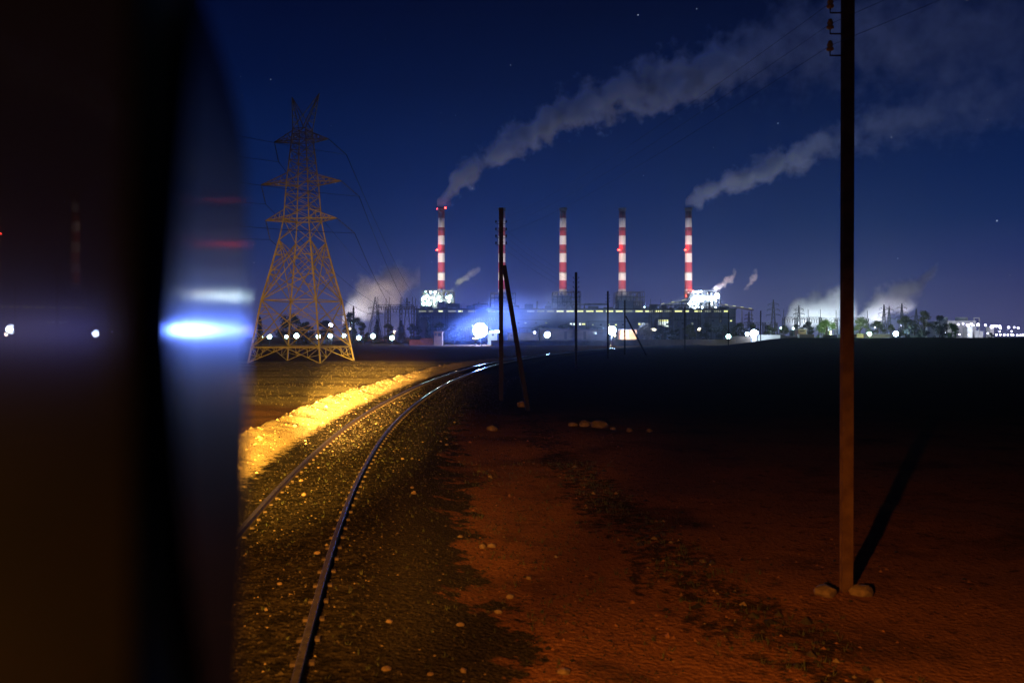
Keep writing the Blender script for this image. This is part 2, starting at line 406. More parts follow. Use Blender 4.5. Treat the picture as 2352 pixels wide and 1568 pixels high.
for i, (px, py, r) in enumerate(((1316,981,.17),(1343,982,.22),(1376,985,.27),(1408,989,.13),(1446,992,.14),(1492,993,.12),(1130,992,.2),(1200,937,.24))):
    Y = 3.5*F/(py-HY); x = PX(px, Y)
    stone('rock', x, Y, r, ('low boulder in the dim rock pile to the right of the braced pole' if i < 6 else
          ('flat lone rock on the dirt below the foot of the braced pole' if i == 6 else 'flat slab of rock lying against the leaning strut of the braced pole')), 'boulders of the rock pile' if i < 6 else None, 'rock_brown', 300+i)
stone('stone', PX(1893, 10.6), 10.55, .135, 'round pale stone wedged against the near side of the closest pole, track side', None, 'stone', 501)
stone('stone', PX(1977, 10.6), 10.55, .14, 'squarish pale stone at the closest pole foot, beside its shadow', None, 'stone', 502)

# ------------------------------------------------------------------ telegraph poles
def ibeam(mb, p, q, w, dep, t=.018):
    p, q = Vector(p), Vector(q)
    mb.bar(p, q, t, dep-2*t-.004)
    for e in (-1, 1): mb.bar(p+Vector((0, e*(dep/2-t/2), 0)), q+Vector((0, e*(dep/2-t/2), 0)), w, t)
WP = {}
def pole(px, Y, topz, label, w=.2, brace=None, ins=(), mat='far_pole', side=-1):
    x = PX(px, Y); z0 = gz(x, Y)
    root = thing('telegraph_pole', (x, Y, z0), label, 'telegraph pole', 'steel telegraph poles along the track')
    mb = MB(); dep = w*.6
    # an H section: two flanges facing the camera and a web between them
    mb.box((x-w/2, Y-dep/2, z0-.4), (x+w/2, Y-dep/2+.02, topz)); mb.box((x-w/2, Y+dep/2-.02, z0-.4), (x+w/2, Y+dep/2, topz))
    mb.box((x-.014, Y-dep/2+.02, z0-.4), (x+.014, Y+dep/2-.02, topz-.002))
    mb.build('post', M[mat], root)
    WP[px] = []
    for k, zi in enumerate(ins):
        for sd in ((side,) if side else (-1, 1)):
            b_ = MB(); xo = x+sd*(w/2+.16)
            b_.tube([(x+sd*w/2, Y, zi-.09), (xo, Y, zi-.09), (xo, Y, zi-.02)], .012, 5)
            br = b_.build('insulator_bracket', M[mat], root)
            c_ = MB(); c_.lathe((xo, Y, zi-.03), [(.02,0),(.048,.01),(.05,.035),(.03,.05),(.04,.07),(.042,.09),(.028,.105),(.03,.125),(.012,.14)], 10)
            oo = c_.build('insulator', M['ceramic'] if mat == 'pole' else M['far_pole'], root, origin=(x, Y, z0)); oo.parent = br
            WP[px].append((xo, Y, zi+.04))
    if brace:
        b2 = MB(); (bx, by, bz), (hx, hy, hz) = brace
        b2.bar((bx, by, gz(bx, by)-.3), (hx, hy, hz), w*.85, w*.85)
        b2.build('brace', M[mat], root)
    return root
pole(1945, 10.7, 8.9, 'closest telegraph pole, tall brown post lit from the train with pale stones at its foot',   .15, None, (7.42, 7.14, 6.85), 'pole')
pole(1151, 43., 9.92, 'pole with a leaning strut standing beside the rails in front of a chimney', .23, ((.79, 37., 0), (-.42, 42.8, 6.75)), (9.15, 8.75, 8.38, 8.0), 'far_pole', 0)
pole(1323, 86., 9.9, 'unbraced dark pole between the middle chimneys, tallest black silhouette after the braced one', .27, None, (9.3, 8.8, 8.3, 7.8), 'far_pole', 0)
pole(1396, 122., 9.9, 'thin black pole just beside the second brightest round floodlight', .26, None, (9.3, 8.8, 8.3), 'far_pole', 0)
pole(1435, 152., 9.9, 'small distant pole with a strut, beside the white lit gate', .27, ((24.8, 146., 0), (21.7, 151.7, 6.8)), (9.3, 8.8, 8.3), 'far_pole', 0)
pole(1573, 185., 9.9, 'far thin pole under the smoking chimney with the lit boiler house', .26, None, (9.2, 8.6), 'far_pole', 0)
pole(1673, 214., 9.9, 'far thin pole standing over a white lamp at the wall', .27, None, (9.2, 8.6), 'far_pole', 0)
pole(1747, 228., 10.3, 'farthest thin pole beside the bright lit white wall and gate lamps', .28, None, (9.4, 8.8), 'far_pole', 0)

def wire(a, b_, sag, r, name, label, group, n=24, mat='wire'):
    a, b_ = Vector(a), Vector(b_); mb = MB()
    mb.tube([a.lerp(b_, i/n) - Vector((0, 0, sag*4*(i/n)*(1-i/n))) for i in range(n+1)], r, 4, 0)
    return tag(mb.build(name, M[mat]), label, 'wire', group)
tw = 'telegraph wires strung along the poles'
for k in range(3):
    wire(WP[1945][k], WP[1151][k*2], .35, .0028, 'telegraph_wire', 'thin telegraph wire from the closest pole to the braced pole', tw)
    wire(WP[1945][k], (WP[1945][k][0]+9.5, -6, WP[1945][k][2]+1.2), .15, .0028, 'telegraph_wire', 'thin telegraph wire rising from the closest pole out of the frame', tw)
for k in range(4):
    wire(WP[1151][2*k], WP[1323][2*k], .3, .006, 'telegraph_wire', 'thin telegraph wire from the braced pole to the next black pole', tw)

# ------------------------------------------------------------------ the big lattice pylon
PC = Vector((PX(696, 113.), 113., gz(PX(696, 113.), 113.)))
root = thing('transmission_tower', PC, 'large lattice steel transmission tower lit orange beside the track', 'pylon')
lev = [(831, 125), (796.6, 115.5), (691, 94), (629.5, 75.5), (554.8, 54.5), (506.4, 44), (422.9, 37.5), (326, 25.5), (299, 23)]
mpp = 113./F
dirs = [Vector((-.848, -.528)), Vector((.528, -.848)), Vector((.848, .528)), Vector((-.528, .848))]
def corner(i, py, hd=None):
    if hd is None:
        for (y0, h0), (y1, h1) in zip(lev, lev[1:]):
            if y1 <= py <= y0: hd = h0+(h1-h0)*(y0-py)/(y0-y1); break
        else: hd = lev[-1][1]
    v = dirs[i % 4]*hd*mpp
    return Vector((PC.x+v.x, PC.y+v.y, PZ(py, 113.)))
for i in range(4):
    mb = MB(); pts = [corner(i, y) for y, _ in lev]; pts[0].z -= .5
    for a, b_ in zip(pts, pts[1:]): mb.bar(a, b_, .21 if a.z < 12 else .15)
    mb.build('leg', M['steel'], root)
def lerp(a, b_, t): return a+(b_-a)*t
def face_brace(mb, i, y0, y1, kind, w=.12):
    w *= .72
    a0, b0, a1, b1 = corner(i, y0), corner(i+1, y0), corner(i, y1), corner(i+1, y1)
    if kind == 'X':
        mb.bar(a0, b1, w); mb.bar(b0, a1, w)
    elif kind == 'XS':                            # X with secondary redundant members
        t = (a0-b0).length/((a0-b0).length+(a1-b1).length)
        cpt = lerp(a0, b1, t); mb.bar(a0, b1, w); mb.bar(b0, a1, w)
        for A0, A1 in ((a0, a1), (b0, b1)):
            for q in (.33, .66):
                leg_lo = lerp(A0, A1, q*t); mb.bar(lerp(A0, cpt, q), leg_lo, w*.55)
                mb.bar(lerp(A0, cpt, q), lerp(A0, A1, min(1, q*t+.17)), w*.55)
                leg_hi = lerp(A1, A0, q*(1-t)); mb.bar(lerp(A1, cpt, q), leg_hi, w*.55)
                mb.bar(lerp(A1, cpt, q), lerp(A1, A0, min(1, q*(1-t)+.17)), w*.55)
    elif kind == 'V':                             # inverted V to the belt, with redundants
        mid = (a1+b1)/2; mb.bar(a0, mid, w); mb.bar(b0, mid, w)
        for A0, A1 in ((a0, a1), (b0, b1)):
            p = lerp(A0, mid, .36); q = lerp(A0, mid, .68)
            mb.bar(p, lerp(A0, A1, .55), w*.6); mb.bar(p, lerp(A1, mid, .36), w*.6); mb.bar(q, lerp(A1, mid, .36), w*.6); mb.bar(q, lerp(A1, mid, .7), w*.6)
            mb.bar(p, A1, w*.6)
for i in range(4):
    mb = MB()
    face_brace(mb, i, 831, 796.6, 'V', .15)
    mb.bar(corner(i, 796.6), corner(i+1, 796.6), .19)
    face_brace(mb, i, 796.6, 691, 'XS', .16); mb.bar(corner(i, 691), corner(i+1, 691), .13)
    # the tall double diamond between the belt and the waist
    m_ = (corner(i, 691)+corner(i+1, 691))/2
    face_brace(mb, i, 691, 629.5, 'X', .14)
    face_brace(mb, i, 691, 554.8, 'XS', .15)
    face_brace(mb, i, 629.5, 554.8, 'X', .12)
    face_brace(mb, i, 554.8, 506.4, 'X', .11)
    for q in (.25, .5, .75):
        yy = 691-(691-554.8)*q; mb.bar(corner(i, yy), lerp(corner(i, yy), corner(i+1, yy), .22), .07); mb.bar(corner(i+1, yy), lerp(corner(i+1, yy), corner(i, yy), .22), .07)
    mb.bar(corner(i, 506.4), corner(i+1, 506.4), .14)
    ys = [506.4, 478, 450, 422.9, 395, 372, 349, 326, 312, 299]
    for a, b_ in zip(ys, ys[1:]): face_brace(mb, i, a, b_, 'X', .085); mb.bar(corner(i, b_), corner(i+1, b_), .08)
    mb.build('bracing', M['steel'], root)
ARM = Vector((.973, -.226)); tips = []
for py, lpx, rpx in ((506.4, 604.6, 778), (422.9, 593.6, 789), (326, 626.6, 758.5)):
    for sd, tp in ((-1, lpx), (1, rpx)):
        ln = abs(tp-696)*mpp/.973; tip = Vector((PC.x+ARM.x*sd*ln, PC.y+ARM.y*sd*ln, PZ(py, 113.)+.15))
        cs = (0, 3) if sd < 0 else (1, 2); mb = MB()
        lo = [corner(k, py) for k in cs]; hi = [corner(k, py-22) for k in cs]
        for c_ in lo: mb.bar(c_, tip, .13)
        for c_ in hi: mb.bar(c_, tip, .10)
        for q in (.25, .5, .75):
            for c_, h_ in zip(lo, hi): mb.bar(lerp(c_, tip, q), lerp(h_, tip, q), .06); mb.bar(lerp(c_, tip, q-.25), lerp(h_, tip, q), .06)
            mb.bar(lerp(lo[0], tip, q), lerp(lo[1], tip, q-.12), .06)
        mb.build('crossarm', M['steel'], root)
        e = tip + (Vector((2.6*sd*.9, .9, -2.0)) if sd > 0 else Vector((.3, 1.0, -2.6)))
        ib = MB(); n = 12
        ib.tube([lerp(tip, e, k/n) for k in range(n+1)], [.035 if k % 2 else .095 for k in range(n+1)], 8)
        ib.build('insulator_string', M['far_steel'], root); tips.append(e)
for px, py, cs in ((671.9, 225, (0, 3)), (734.3, 216, (1, 2))):
    mb = MB(); tip = P(px, py, 113.)
    base = [corner(k, 299) for k in range(4)]
    for k in range(4): mb.bar(base[k] if k in cs else lerp(base[k], base[(cs[0]+cs[1]-k+1) % 4], .25), tip, .1)
    for q in (.2, .4, .6, .8): mb.bar(lerp(base[cs[0]], tip, q), lerp(base[cs[1]], tip, q+.1), .07); mb.bar(lerp(base[cs[0]], tip, q), lerp(base[cs[1]], tip, q), .07)
    mb.build('earth_wire_peak', M['steel'], root)
for k, e in enumerate(tips):
    wire(e, P(930+14*k, 702+(k % 2)*4, 500.), 9, .05, 'power_line', 'sagging power cable from the big tower to the switchyard', 'power cables from the big tower', 40)
    wire(e, (e.x-60, 20, e.z+6), 4, .03, 'power_line', 'power cable leading from the big tower out of the frame', 'power cables from the big tower')

# ------------------------------------------------------------------ the power station
def band_mat(soot):
    m, nt, out = new_mat('chimney_stripe_paint')
    return m
CH_Y = 750.
bands = [(672, 'w'), (664.4, 'r'), (644.2, 'w'), (626, 'r'), (602.9, 'w'), (582.4, 'r'), (562.6, 'w'), (542.1, 'r'), (523.1, 'w'), (501.9, 's'), (480.5, 's')]
def soot_paint(name, base, amt):
    m, nt, out = new_mat(name); b = N(nt, 'ShaderNodeBsdfPrincipled'); L(nt, b.outputs[0], out.inputs[0]); b.inputs['Roughness'].default_value = .8
    g = N(nt, 'ShaderNodeNewGeometry'); sp = N(nt, 'ShaderNodeSeparateXYZ'); L(nt, g.outputs['Position'], sp.inputs[0])
    n = N(nt, 'ShaderNodeTexNoise'); n.inputs['Scale'].default_value = .5; n.inputs['Detail'].default_value = 5
    mp = N(nt, 'ShaderNodeMapping'); mp.inputs['Scale'].default_value = (1, 1, .12); L(nt, g.outputs['Position'], mp.inputs[0]); L(nt, mp.outputs[0], n.inputs['Vector'])
    # soot streaks run down from the mouth of the flue
    h = math_node(nt, 'ADD', sp.outputs[2], math_node(nt, 'MULTIPLY', math_node(nt, 'SUBTRACT', n.outputs[0], .5), 26.))
    f = math_node(nt, 'MULTIPLY', sstep(nt, h, PZ(512, CH_Y), PZ(488, CH_Y)), amt)
    wv = N(nt, 'ShaderNodeTexNoise'); wv.inputs['Scale'].default_value = .25; L(nt, g.outputs['Position'], wv.inputs['Vector'])
    c0 = mixc(nt, wv.outputs[0], base, tuple(x*.78 for x in base))
    L(nt, mixc(nt, f, c0, (.03, .028, .035)), b.inputs['Base Color']); return m
M['ch_white'] = soot_paint('chimney_white', (.72, .66, .62), .9)
M['ch_red'] = soot_paint('chimney_red', (.36, .045, .07), .93)
def chimney(px, label, beacon, smoky=False):
    x = PX(px, CH_Y); root = thing('chimney', (x, CH_Y, 0), label, 'chimney', 'striped power station chimneys')
    mb = MB(); zs = [(0, 4.3), (PZ(672, CH_Y), 3.62)]
    prof_ = [(4.4, -1.), (3.75, PZ(700, CH_Y)), (3.62, PZ(672, CH_Y))]; mats = [0, 0]
    for (y0, c0), (y1, _) in zip(bands, bands[1:]):
        t = (672-y1)/(672-480); prof_.append((3.6-.55*min(1, t*1.15), PZ(y1, CH_Y))); mats.append(0 if c0 == 'w' else 1)
    mb.lathe((x, CH_Y, 0), prof_, 28, 0, mats)
    mb.build('shaft', [M['ch_white'], M['ch_red']], root)
    mb = MB(); zt = PZ(480.5, CH_Y)
    mb.lathe((x, CH_Y, 0), [(3.1, zt-2.2), (3.75, zt-.4), (3.95, zt), (3.95, zt+.9), (2.6, zt+.9), (2.6, zt-1.0)], 28)
    mb.build('crown_rim', M['hall_roof'], root)
    for py in (530, 578, 628):
        mb = MB(); z = PZ(py, CH_Y)
        mb.lathe((x, CH_Y, z), [(3.35, 0), (4.15, 0), (4.15, .25), (3.35, .25)], 28, cap=False)
        for k in range(14):
            a = k*6.283/14; mb.bar((x+4.1*math.cos(a), CH_Y+4.1*math.sin(a), z+.2), (x+4.1*math.cos(a), CH_Y+4.1*math.sin(a), z+1.3), .1)
        mb.lathe((x, CH_Y, z+1.25), [(4.05, 0), (4.17, 0), (4.17, .12), (4.05, .12)], 28, cap=False)
        mb.build('walkway', M['frame'], root)
    if beacon:
        z = PZ(575, CH_Y); q = Vector((x-3.6, CH_Y-3.6, z)); mb = MB(); mb.ball(q, .95, 0, 2, (1.25, 1, .8)); mb.build('warning_light', M['lamp_red'], root)
        light('POINT', 'beacon_glow', q+Vector((-.2, -1.2, .9)), 2600, (1, .05, .03), radius=.8, parent=root)
    return root
chimney(1014, 'smoking striped chimney with a red beacon and a red lamp on its rim', True)
chimney(1153, 'striped chimney standing behind the braced telegraph pole', False)
chimney(1293, 'smokeless striped chimney without a beacon, beside the unbraced dark pole', False)
chimney(1429, 'smokeless striped chimney with a red beacon', True)
r5 = chimney(1581, 'smoking striped chimney with a soot streaked top next to the blue-white lit boiler house', True)
for q, rr in ((P(1023, 478, 745), .75), (P(1004, 480, 746), .4)):
    o = bpy.data.objects['chimney']; mb = MB(); mb.ball(q, rr, 0, 2); mb.build('warning_light', M['lamp_red'], o)
for q in (P(1576.5, 680, 745), P(1590, 668, 745)):
    mb = MB(); mb.ball(q, .7, 0, 2); mb.build('warning_light', M['lamp_red'], r5)
light('POINT', 'beacon_glow', P(1594, 668, 742), 1500, (1, .06, .03), radius=.5, parent=r5)
# ground floodlights that wash the chimneys
for px, e in ((1014, 1.0), (1153, .85), (1293, .95), (1429, .95), (1581, 1.1)):
    x = PX(px, CH_Y); q = Vector((x-18, 655, 31))
    root = thing('floodlight', (x-18, 655, 27), 'small floodlight on the turbine hall roof aimed up at a chimney', 'floodlight', 'roof floodlights aimed at the chimneys')
    mb = MB(); mb.box((q.x-.7, q.y-.4, 30.2), (q.x+.7, q.y+.4, 31.2)); mb.bar((q.x, q.y, 27), (q.x, q.y, 30.2), .25); mb.build('housing', M['frame'], root)
    light('SPOT', 'flood_beam', q+Vector((0, 1, 1)), 650000*e, (1, .86, .80), Vector((x, CH_Y, 74)), R(38), .8, .6, root)

# turbine hall
HY_ = 640.
def hx(px): return PX(px, HY_)
root = thing('turbine_hall', (hx(1320), HY_, -.5), 'long low turbine hall with a strip of lit windows under its roof', 'building')
mb = MB(); zt = PZ(709, HY_)
mb.box((hx(955), HY_, -.8), (hx(1690), HY_+38, zt-.6)); mb.build('wall', M['hall'], root)
mb = MB(); mb.box((hx(953), HY_-.7, zt-.597), (hx(1692), HY_+39, zt+.3)); mb.build('roof', M['hall_roof'], root)
k = 0; xx = 962.; wv = 17.
while xx < 1682:
    b_ = MB(); bright = (xx < 1075 and xx > 1000) or xx > 1260
    b_.box((hx(xx), HY_-.12, PZ(716.4, HY_)), (hx(xx+wv), HY_+.06, PZ(713, HY_)), 0)
    lit = 1 if not bright or random.random() < .35 else 0
    wv = 17.0*random.choice((1, 1, .95, .6))
    if not (1090 < xx < 1250 and random.random() < .35): b_.build('window', [M['win_yellow'] if not lit else M['win_dim']], root)
    xx += 22.6
for px in range(965, 1690, 45):
    b_ = MB(); b_.box((hx(px)-.5, HY_-.55, -.8), (hx(px)+.5, HY_-.02, PZ(718, HY_))); b_.build('pilaster', M['hall'], root)
for px0, px1, py0, py1, mt in ((1309,1314,742,746.5,'win_white'),(1317,1322,742,746.5,'win_white'),(1330,1334.5,742,746.5,'win_white'),(1337,1344,742.5,746,'win_yellow'),(1352,1358,743,746,'win_dim'),(1466,1471,742,746,'win_yellow'),(1474,1480,742,746,'win_white'),(1485,1489,742.5,745.5,'win_dim'),(1070,1074,738,741,'win_dim'),(1083,1086,739,741.5,'win_yellow')):
    b_ = MB(); b_.box((hx(px0), HY_-.12, PZ(py1, HY_)), (hx(px1), HY_+.06, PZ(py0, HY_))); b_.build('window', M[mt], root)
# roof vents, ducts and pipes
rq = random.Random(8)
for k in range(26):
    b_ = MB(); px = rq.uniform(962, 1684); h = rq.uniform(1.2, 6.5); y_ = HY_+rq.uniform(3, 30)
    if k % 3 == 0:
        b_.tube([(hx(px), y_, zt+.303), (hx(px), y_, zt+h+2)], rq.uniform(.4, .9), 10); b_.build('flue_pipe', M['frame'], root)
    elif k % 3 == 1:
        x2 = px+rq.uniform(18, 60); b_.tube([(hx(px), y_, zt+.303), (hx(px), y_, zt+h), (hx(x2), y_, zt+h), (hx(x2), y_, zt+.303)], rq.uniform(.5, 1.1), 8); b_.build('duct', M['frame'], root)
    else:
        w = rq.uniform(2, 7); b_.box((hx(px)-w, y_, zt+.303), (hx(px)+w, y_+6, zt+h)); b_.box((hx(px)-w-.4, y_-.4, zt+h+.003), (hx(px)+w+.4, y_+6.4, zt+h+.4)); b_.build('roof_house', M['hall'], root)
for px in (980, 1020, 1080, 1120, 1215, 1260, 1365, 1400, 1505, 1530, 1668):
    b_ = MB(); h = random.uniform(1.5, 4); w = random.uniform(1.5, 4); b_.box((hx(px)-w, HY_+6, zt+.303), (hx(px)+w, HY_+12, zt+h)); b_.build('roof_vent', M['hall_roof'], root)
# lower annexes, pipe racks and transformers before the hall
for n_, (a_, b2_, t_, Y_, wn) in enumerate(((1070, 1118, 741, 610, 2), (1176, 1262, 735, 612, 4), (1352, 1440, 739, 606, 5), (1556, 1600, 736, 610, 2), (1628, 1686, 730, 614, 3))):
    r2 = thing('annex_building', (PX((a_+b2_)/2, Y_), Y_, -.6), ('low annex before the hall behind the white shed', 'long low annex before the hall behind the strut of the braced pole', 'long low annex behind the second floodlight',
              'small annex under the gantry at the foot of the sooty chimney', 'annex below the blue-white boiler house at the hall end')[n_], 'building', 'annexes before the turbine hall')
    mb = MB(); mb.box((PX(a_, Y_), Y_, -.8), (PX(b2_, Y_), Y_+14, PZ(t_, Y_))); mb.build('wall', M['hall'], r2)
    mb = MB(); mb.box((PX(a_, Y_)-.5, Y_-.5, PZ(t_, Y_)+.003), (PX(b2_, Y_)+.5, Y_+14.5, PZ(t_, Y_)+.6)); mb.build('roof', M['hall_roof'], r2)
    for k in range(wn):
        xx_ = a_+(b2_-a_)*(k+.3+.3*rq.random())/wn; mb = MB(); mb.box((PX(xx_, Y_), Y_-.1, PZ(t_+8, Y_)), (PX(xx_+4.5, Y_), Y_+.05, PZ(t_+5, Y_))); mb.build('window', M[rq.choice(('win_dim', 'glass_dark', 'win_yellow'))], r2)
    mb = MB()
    for k in range(6): xx_ = lerp(PX(a_, Y_), PX(b2_, Y_), k/5); mb.bar((xx_, Y_-8, -.8), (xx_, Y_-8, 9), .4); mb.bar((xx_, Y_-5, -.8), (xx_, Y_-5, 9), .4); mb.bar((xx_, Y_-8.4, 9), (xx_, Y_-4.6, 9), .4)
    for k in range(4): mb.tube([(PX(a_, Y_)-3, Y_-8+k, 9.6), (PX(b2_, Y_)+3, Y_-8+k, 9.6)], .35, 6)
    mb.build('pipe_rack', M['frame'], r2)
# white lit stair block in front of the hall
root = thing('office_block', (PX(1524, 600), 600, -.5), 'narrow block with a grid of brightly lit white windows', 'building')
mb = MB(); mb.box((PX(1510, 600), 600, -.8), (PX(1539, 600), 612, PZ(731, 600))); mb.build('wall', M['hall'], root)
mb = MB(); mb.box((PX(1508.5, 600), 599.2, PZ(731, 600)+.003), (PX(1540.5, 600), 613, PZ(729.5, 600))); mb.build('roof', M['hall_roof'], root)
for r_ in range(4):
    for c_ in range(4):
        if (r_, c_) in ((3, 0), (2, 3)): continue
        b_ = MB(); b_.box((PX(1513+c_*5.8, 600), 599.85, PZ(737.5+r_*4.3, 600)), (PX(1517.4+c_*5.8, 600), 600.05, PZ(734.2+r_*4.3, 600)))
        b_.build('window', M['win_white'] if r_ else M['win_yellow'], root)

# boiler houses: open steel frames with floors, tanks, pipes and lamps
def boiler(px0, px1, py0, Y, label, lamps, lit, seed, lampmat='lamp_white'):
    q = random.Random(seed); x0, x1 = PX(px0, Y), PX(px1, Y); zt = PZ(py0, Y)
    root = thing('boiler_house', ((x0+x1)/2, Y, 0), label, 'boiler house', 'boiler houses at the chimney feet')
    dep = 22; mb = MB(); nxb = 7
    for i in range(nxb):
        for j in range(3):
            x = x0+(x1-x0)*i/(nxb-1); y = Y+dep*j/2; hz = zt - (q.choice((0, 0, 2, 4)) if 0 < i < nxb-1 else 1)
            mb.bar((x, y, -1), (x, y, hz), .55)
    nf = 9
    for k in range(1, nf+1):
        z = zt*k/nf - .4
        for j in range(3): mb.bar((x0, Y+dep*j/2, z), (x1, Y+dep*j/2, z), .4)
        for i in range(nxb): mb.bar((x0+(x1-x0)*i/(nxb-1), Y, z), (x0+(x1-x0)*i/(nxb-1), Y+dep, z), .35)
    for i in range(nxb-1):
        for k in range(3, nf):
            if q.random() < .4:
                a, b_ = x0+(x1-x0)*i/(nxb-1), x0+(x1-x0)*(i+1)/(nxb-1)
                mb.bar((a, Y-.1, zt*k/nf), (b_, Y-.1, zt*(k+1)/nf), .25)
    for k in range(2, nf+1):
        for s_ in range(36):
            x = x0+(x1-x0)*s_/35; mb.bar((x, Y-.5, zt*k/nf-.2), (x, Y-.5, zt*k/nf+.9), .08)
        mb.bar((x0, Y-.5, zt*k/nf+.9), (x1, Y-.5, zt*k/nf+.9), .1)
    mb.build('steel_frame', M['frame'], root)
    mb = MB()
    for k in range(2, nf): mb.box((x0+.4, Y+.4, zt*k/nf-.1), (x1-.4, Y+dep-.4, zt*k/nf+.05))
    mb.build('floor_deck', M['frame'], root)
    mb = MB(); w = x1-x0
    mb.box((x0+w*.2, Y+8, 0), (x0+w*.62, Y+19, zt*.93)); mb.box((x0+w*.66, Y+6, zt*.3), (x1-w*.06, Y+17, zt*.82))
    mb.box((x0+w*.03, Y+5, zt*.45), (x0+w*.18, Y+14, zt*.96)); mb.build('boiler_casing', M['clad'], root)
    for k in range(7):
        b_ = MB(); xa = q.uniform(x0+2, x1-2); xb = min(x1-1, max(x0+1, xa+q.uniform(-9, 9))); za = q.uniform(zt*.4, zt*.9)
        b_.tube([(xa, Y+2.5, zt*.2), (xa, Y+2.5, za), (xb, Y+2.5, za), (xb, Y+2.5, zt*.97)], q.uniform(.35, .8), 8); b_.build('pipe', M['clad'], root)
    for (lx, ly, r) in lamps:
        b_ = MB(); c_ = P(lx, ly, Y-1.6); b_.ball(c_, r*.92, 0, 2); b_.build('lamp', M[lampmat], root)
    for (lx, ly, e, col) in lit:
        light('POINT', 'work_light', P(lx, ly, Y-4.5), e*.45, col, radius=.6, parent=root)
    return root
def c2(cx, cy): return ((1300+cx/2.94)/1.7415, (950+cy/2.94)/1.7415)
def c4(cx, cy): return ((2450+cx/3.137)/1.7415, (750+cy/3.137)/1.7415)
l1 = [(*c2(x, y), r) for x, y, r in ((1185,635,.6),(1243,643,1.15),(1297,643,1.3),(1200,685,1.3),(1165,712,1.8),(1148,730,1.2),(1230,710,1.1),(1475,690,1.4),(1430,705,.9),(1467,712,.8),(1205,750,1.2),(1290,750,1.1),(1360,750,1.05),(1462,750,1.1),(1160,778,1.6),(1195,782,1.1),(1240,778,.9),(1440,782,.7),(1462,786,.5),(1205,830,1.25),(1430,830,.8),(1462,832,.7),(1515,825,.5),(1345,700,1.0),(1330,720,.8),(1265,705,.5),(1150,830,.4),(1225,800,.5))]
boiler(967, 1040.5, 667, 728, 'boiler house ablaze with greenish white lamps at the foot of the smoking chimney', l1,
       [(985, 690, 30000, (.85, 1., .9)), (1003, 680, 24000, (.85, 1., .9)), (1030, 688, 26000, (.85, 1., .92)), (1010, 700, 20000, (.85, 1., .9))], 1)
boiler(1126, 1184, 672, 735, 'dim unlit boiler house behind the braced telegraph pole', [], [], 2)
boiler(1270, 1334, 669, 735, 'dim unlit boiler house under the chimney that stands beside the unbraced dark pole', [(1296, 711, .5)], [], 3)
boiler(1417, 1480, 669, 735, 'dim grey boiler house, unlit, under the smokeless chimney with the beacon', [(1480, 705, .5)], [], 4)
l5 = [(*c4(x, y), r) for x, y, r in ((1025,1310,.9),(1060,1312,.7),(1085,1310,1.),(1112,1305,.7),(1310,1352,1.9),(1325,1372,1.2),(985,1440,1.7),(1015,1420,.8),(1085,1420,.9),(1125,1420,1.),(1240,1422,.7),(1295,1422,.6),(970,1462,1.7),(1000,1458,1.3),(1045,1455,.6),(1245,1460,.6),(1010,1505,.6),(1040,1507,.8),(1085,1503,.5),(1125,1503,.8),(1295,1503,.6),(1040,1360,.9))]
l5 += [(*c4(1025+k*19, 1378+(k % 3)*4), 1.05+.25*((k*7) % 3)) for k in range(15)]
boiler(1584, 1652.5, 667.5, 728, 'boiler house flooded with blue-white lamps beside the sooty smoking chimney', l5,
       [(1600, 684, 26000, (.7, .85, 1.)), (1625, 678, 30000, (.7, .85, 1.)), (1645, 682, 26000, (.7, .85, 1.)), (1592, 696, 22000, (.85, .95, .9))], 5, 'lamp_cool')
# inclined conveyor gallery with lamps between boiler houses
for n_, (pa, pb, lb) in enumerate((((1484, 706), (1580, 690), 'sloping covered conveyor between the dim grey boiler house and the blue-white one'), ((1655, 700), (1730, 712), 'sloping covered conveyor descending away from the blue-white boiler house'))):
    a, b_ = P(*pa, 735), P(*pb, 735); root = thing('conveyor', (a.x, a.y, 0), lb, 'conveyor')
    mb = MB(); mb.bar(a, b_, 2.2, 1.4); mb.build('gallery', M['hall_roof'], root)
    for t in (.05, .35, .65, .95):
        s_ = MB(); p_ = lerp(a, b_, t); s_.bar((p_.x-1.5, p_.y, -1), (p_.x, p_.y, p_.z-.72), .4); s_.bar((p_.x+1.5, p_.y, -1), (p_.x+.1, p_.y, p_.z-.72), .4); s_.build('trestle', M['frame'], root)
    for t in (.12, .36, .6, .85):
        s_ = MB(); p_ = lerp(a, b_, t)+Vector((0, -1.3, 1.0)); s_.bar(p_, p_+Vector((2.6, 0, -.35 if n_ else .5)), .35); s_.build('tube_lamp', M['win_yellow'], root)

# ------------------------------------------------------------------ lattice gear of the switchyards
def mast(mb, x, y, z0, z1, w0, w1, t, nseg=None):
    h = z1-z0; nseg = nseg or max(3, int(h/(w0*1.1+.6)))
    def c(i, u): w = w0+(w1-w0)*u; sx, sy = ((-1,-1),(1,-1),(1,1),(-1,1))[i % 4]; return Vector((x+sx*w/2, y+sy*w/2, z0+h*u))
    for i in range(4):
        mb.bar(c(i, 0), c(i, 1), t)
        for k in range(nseg):
            u, v = k/nseg, (k+1)/nseg
            mb.bar(c(i, u), c(i+1, v), t*.6) if k % 2 else mb.bar(c(i+1, u), c(i, v), t*.6)
def lattice_beam(mb, a, b_, h, t, n):
    a, b_ = Vector(a), Vector(b_); up = Vector((0, 0, h))
    mb.bar(a, b_, t); mb.bar(a+up, b_+up, t)
    for k in range(n): mb.bar(lerp(a, b_, k/n)+(up if k % 2 else up*0), lerp(a, b_, (k+1)/n)+(up*0 if k % 2 else up), t*.6)
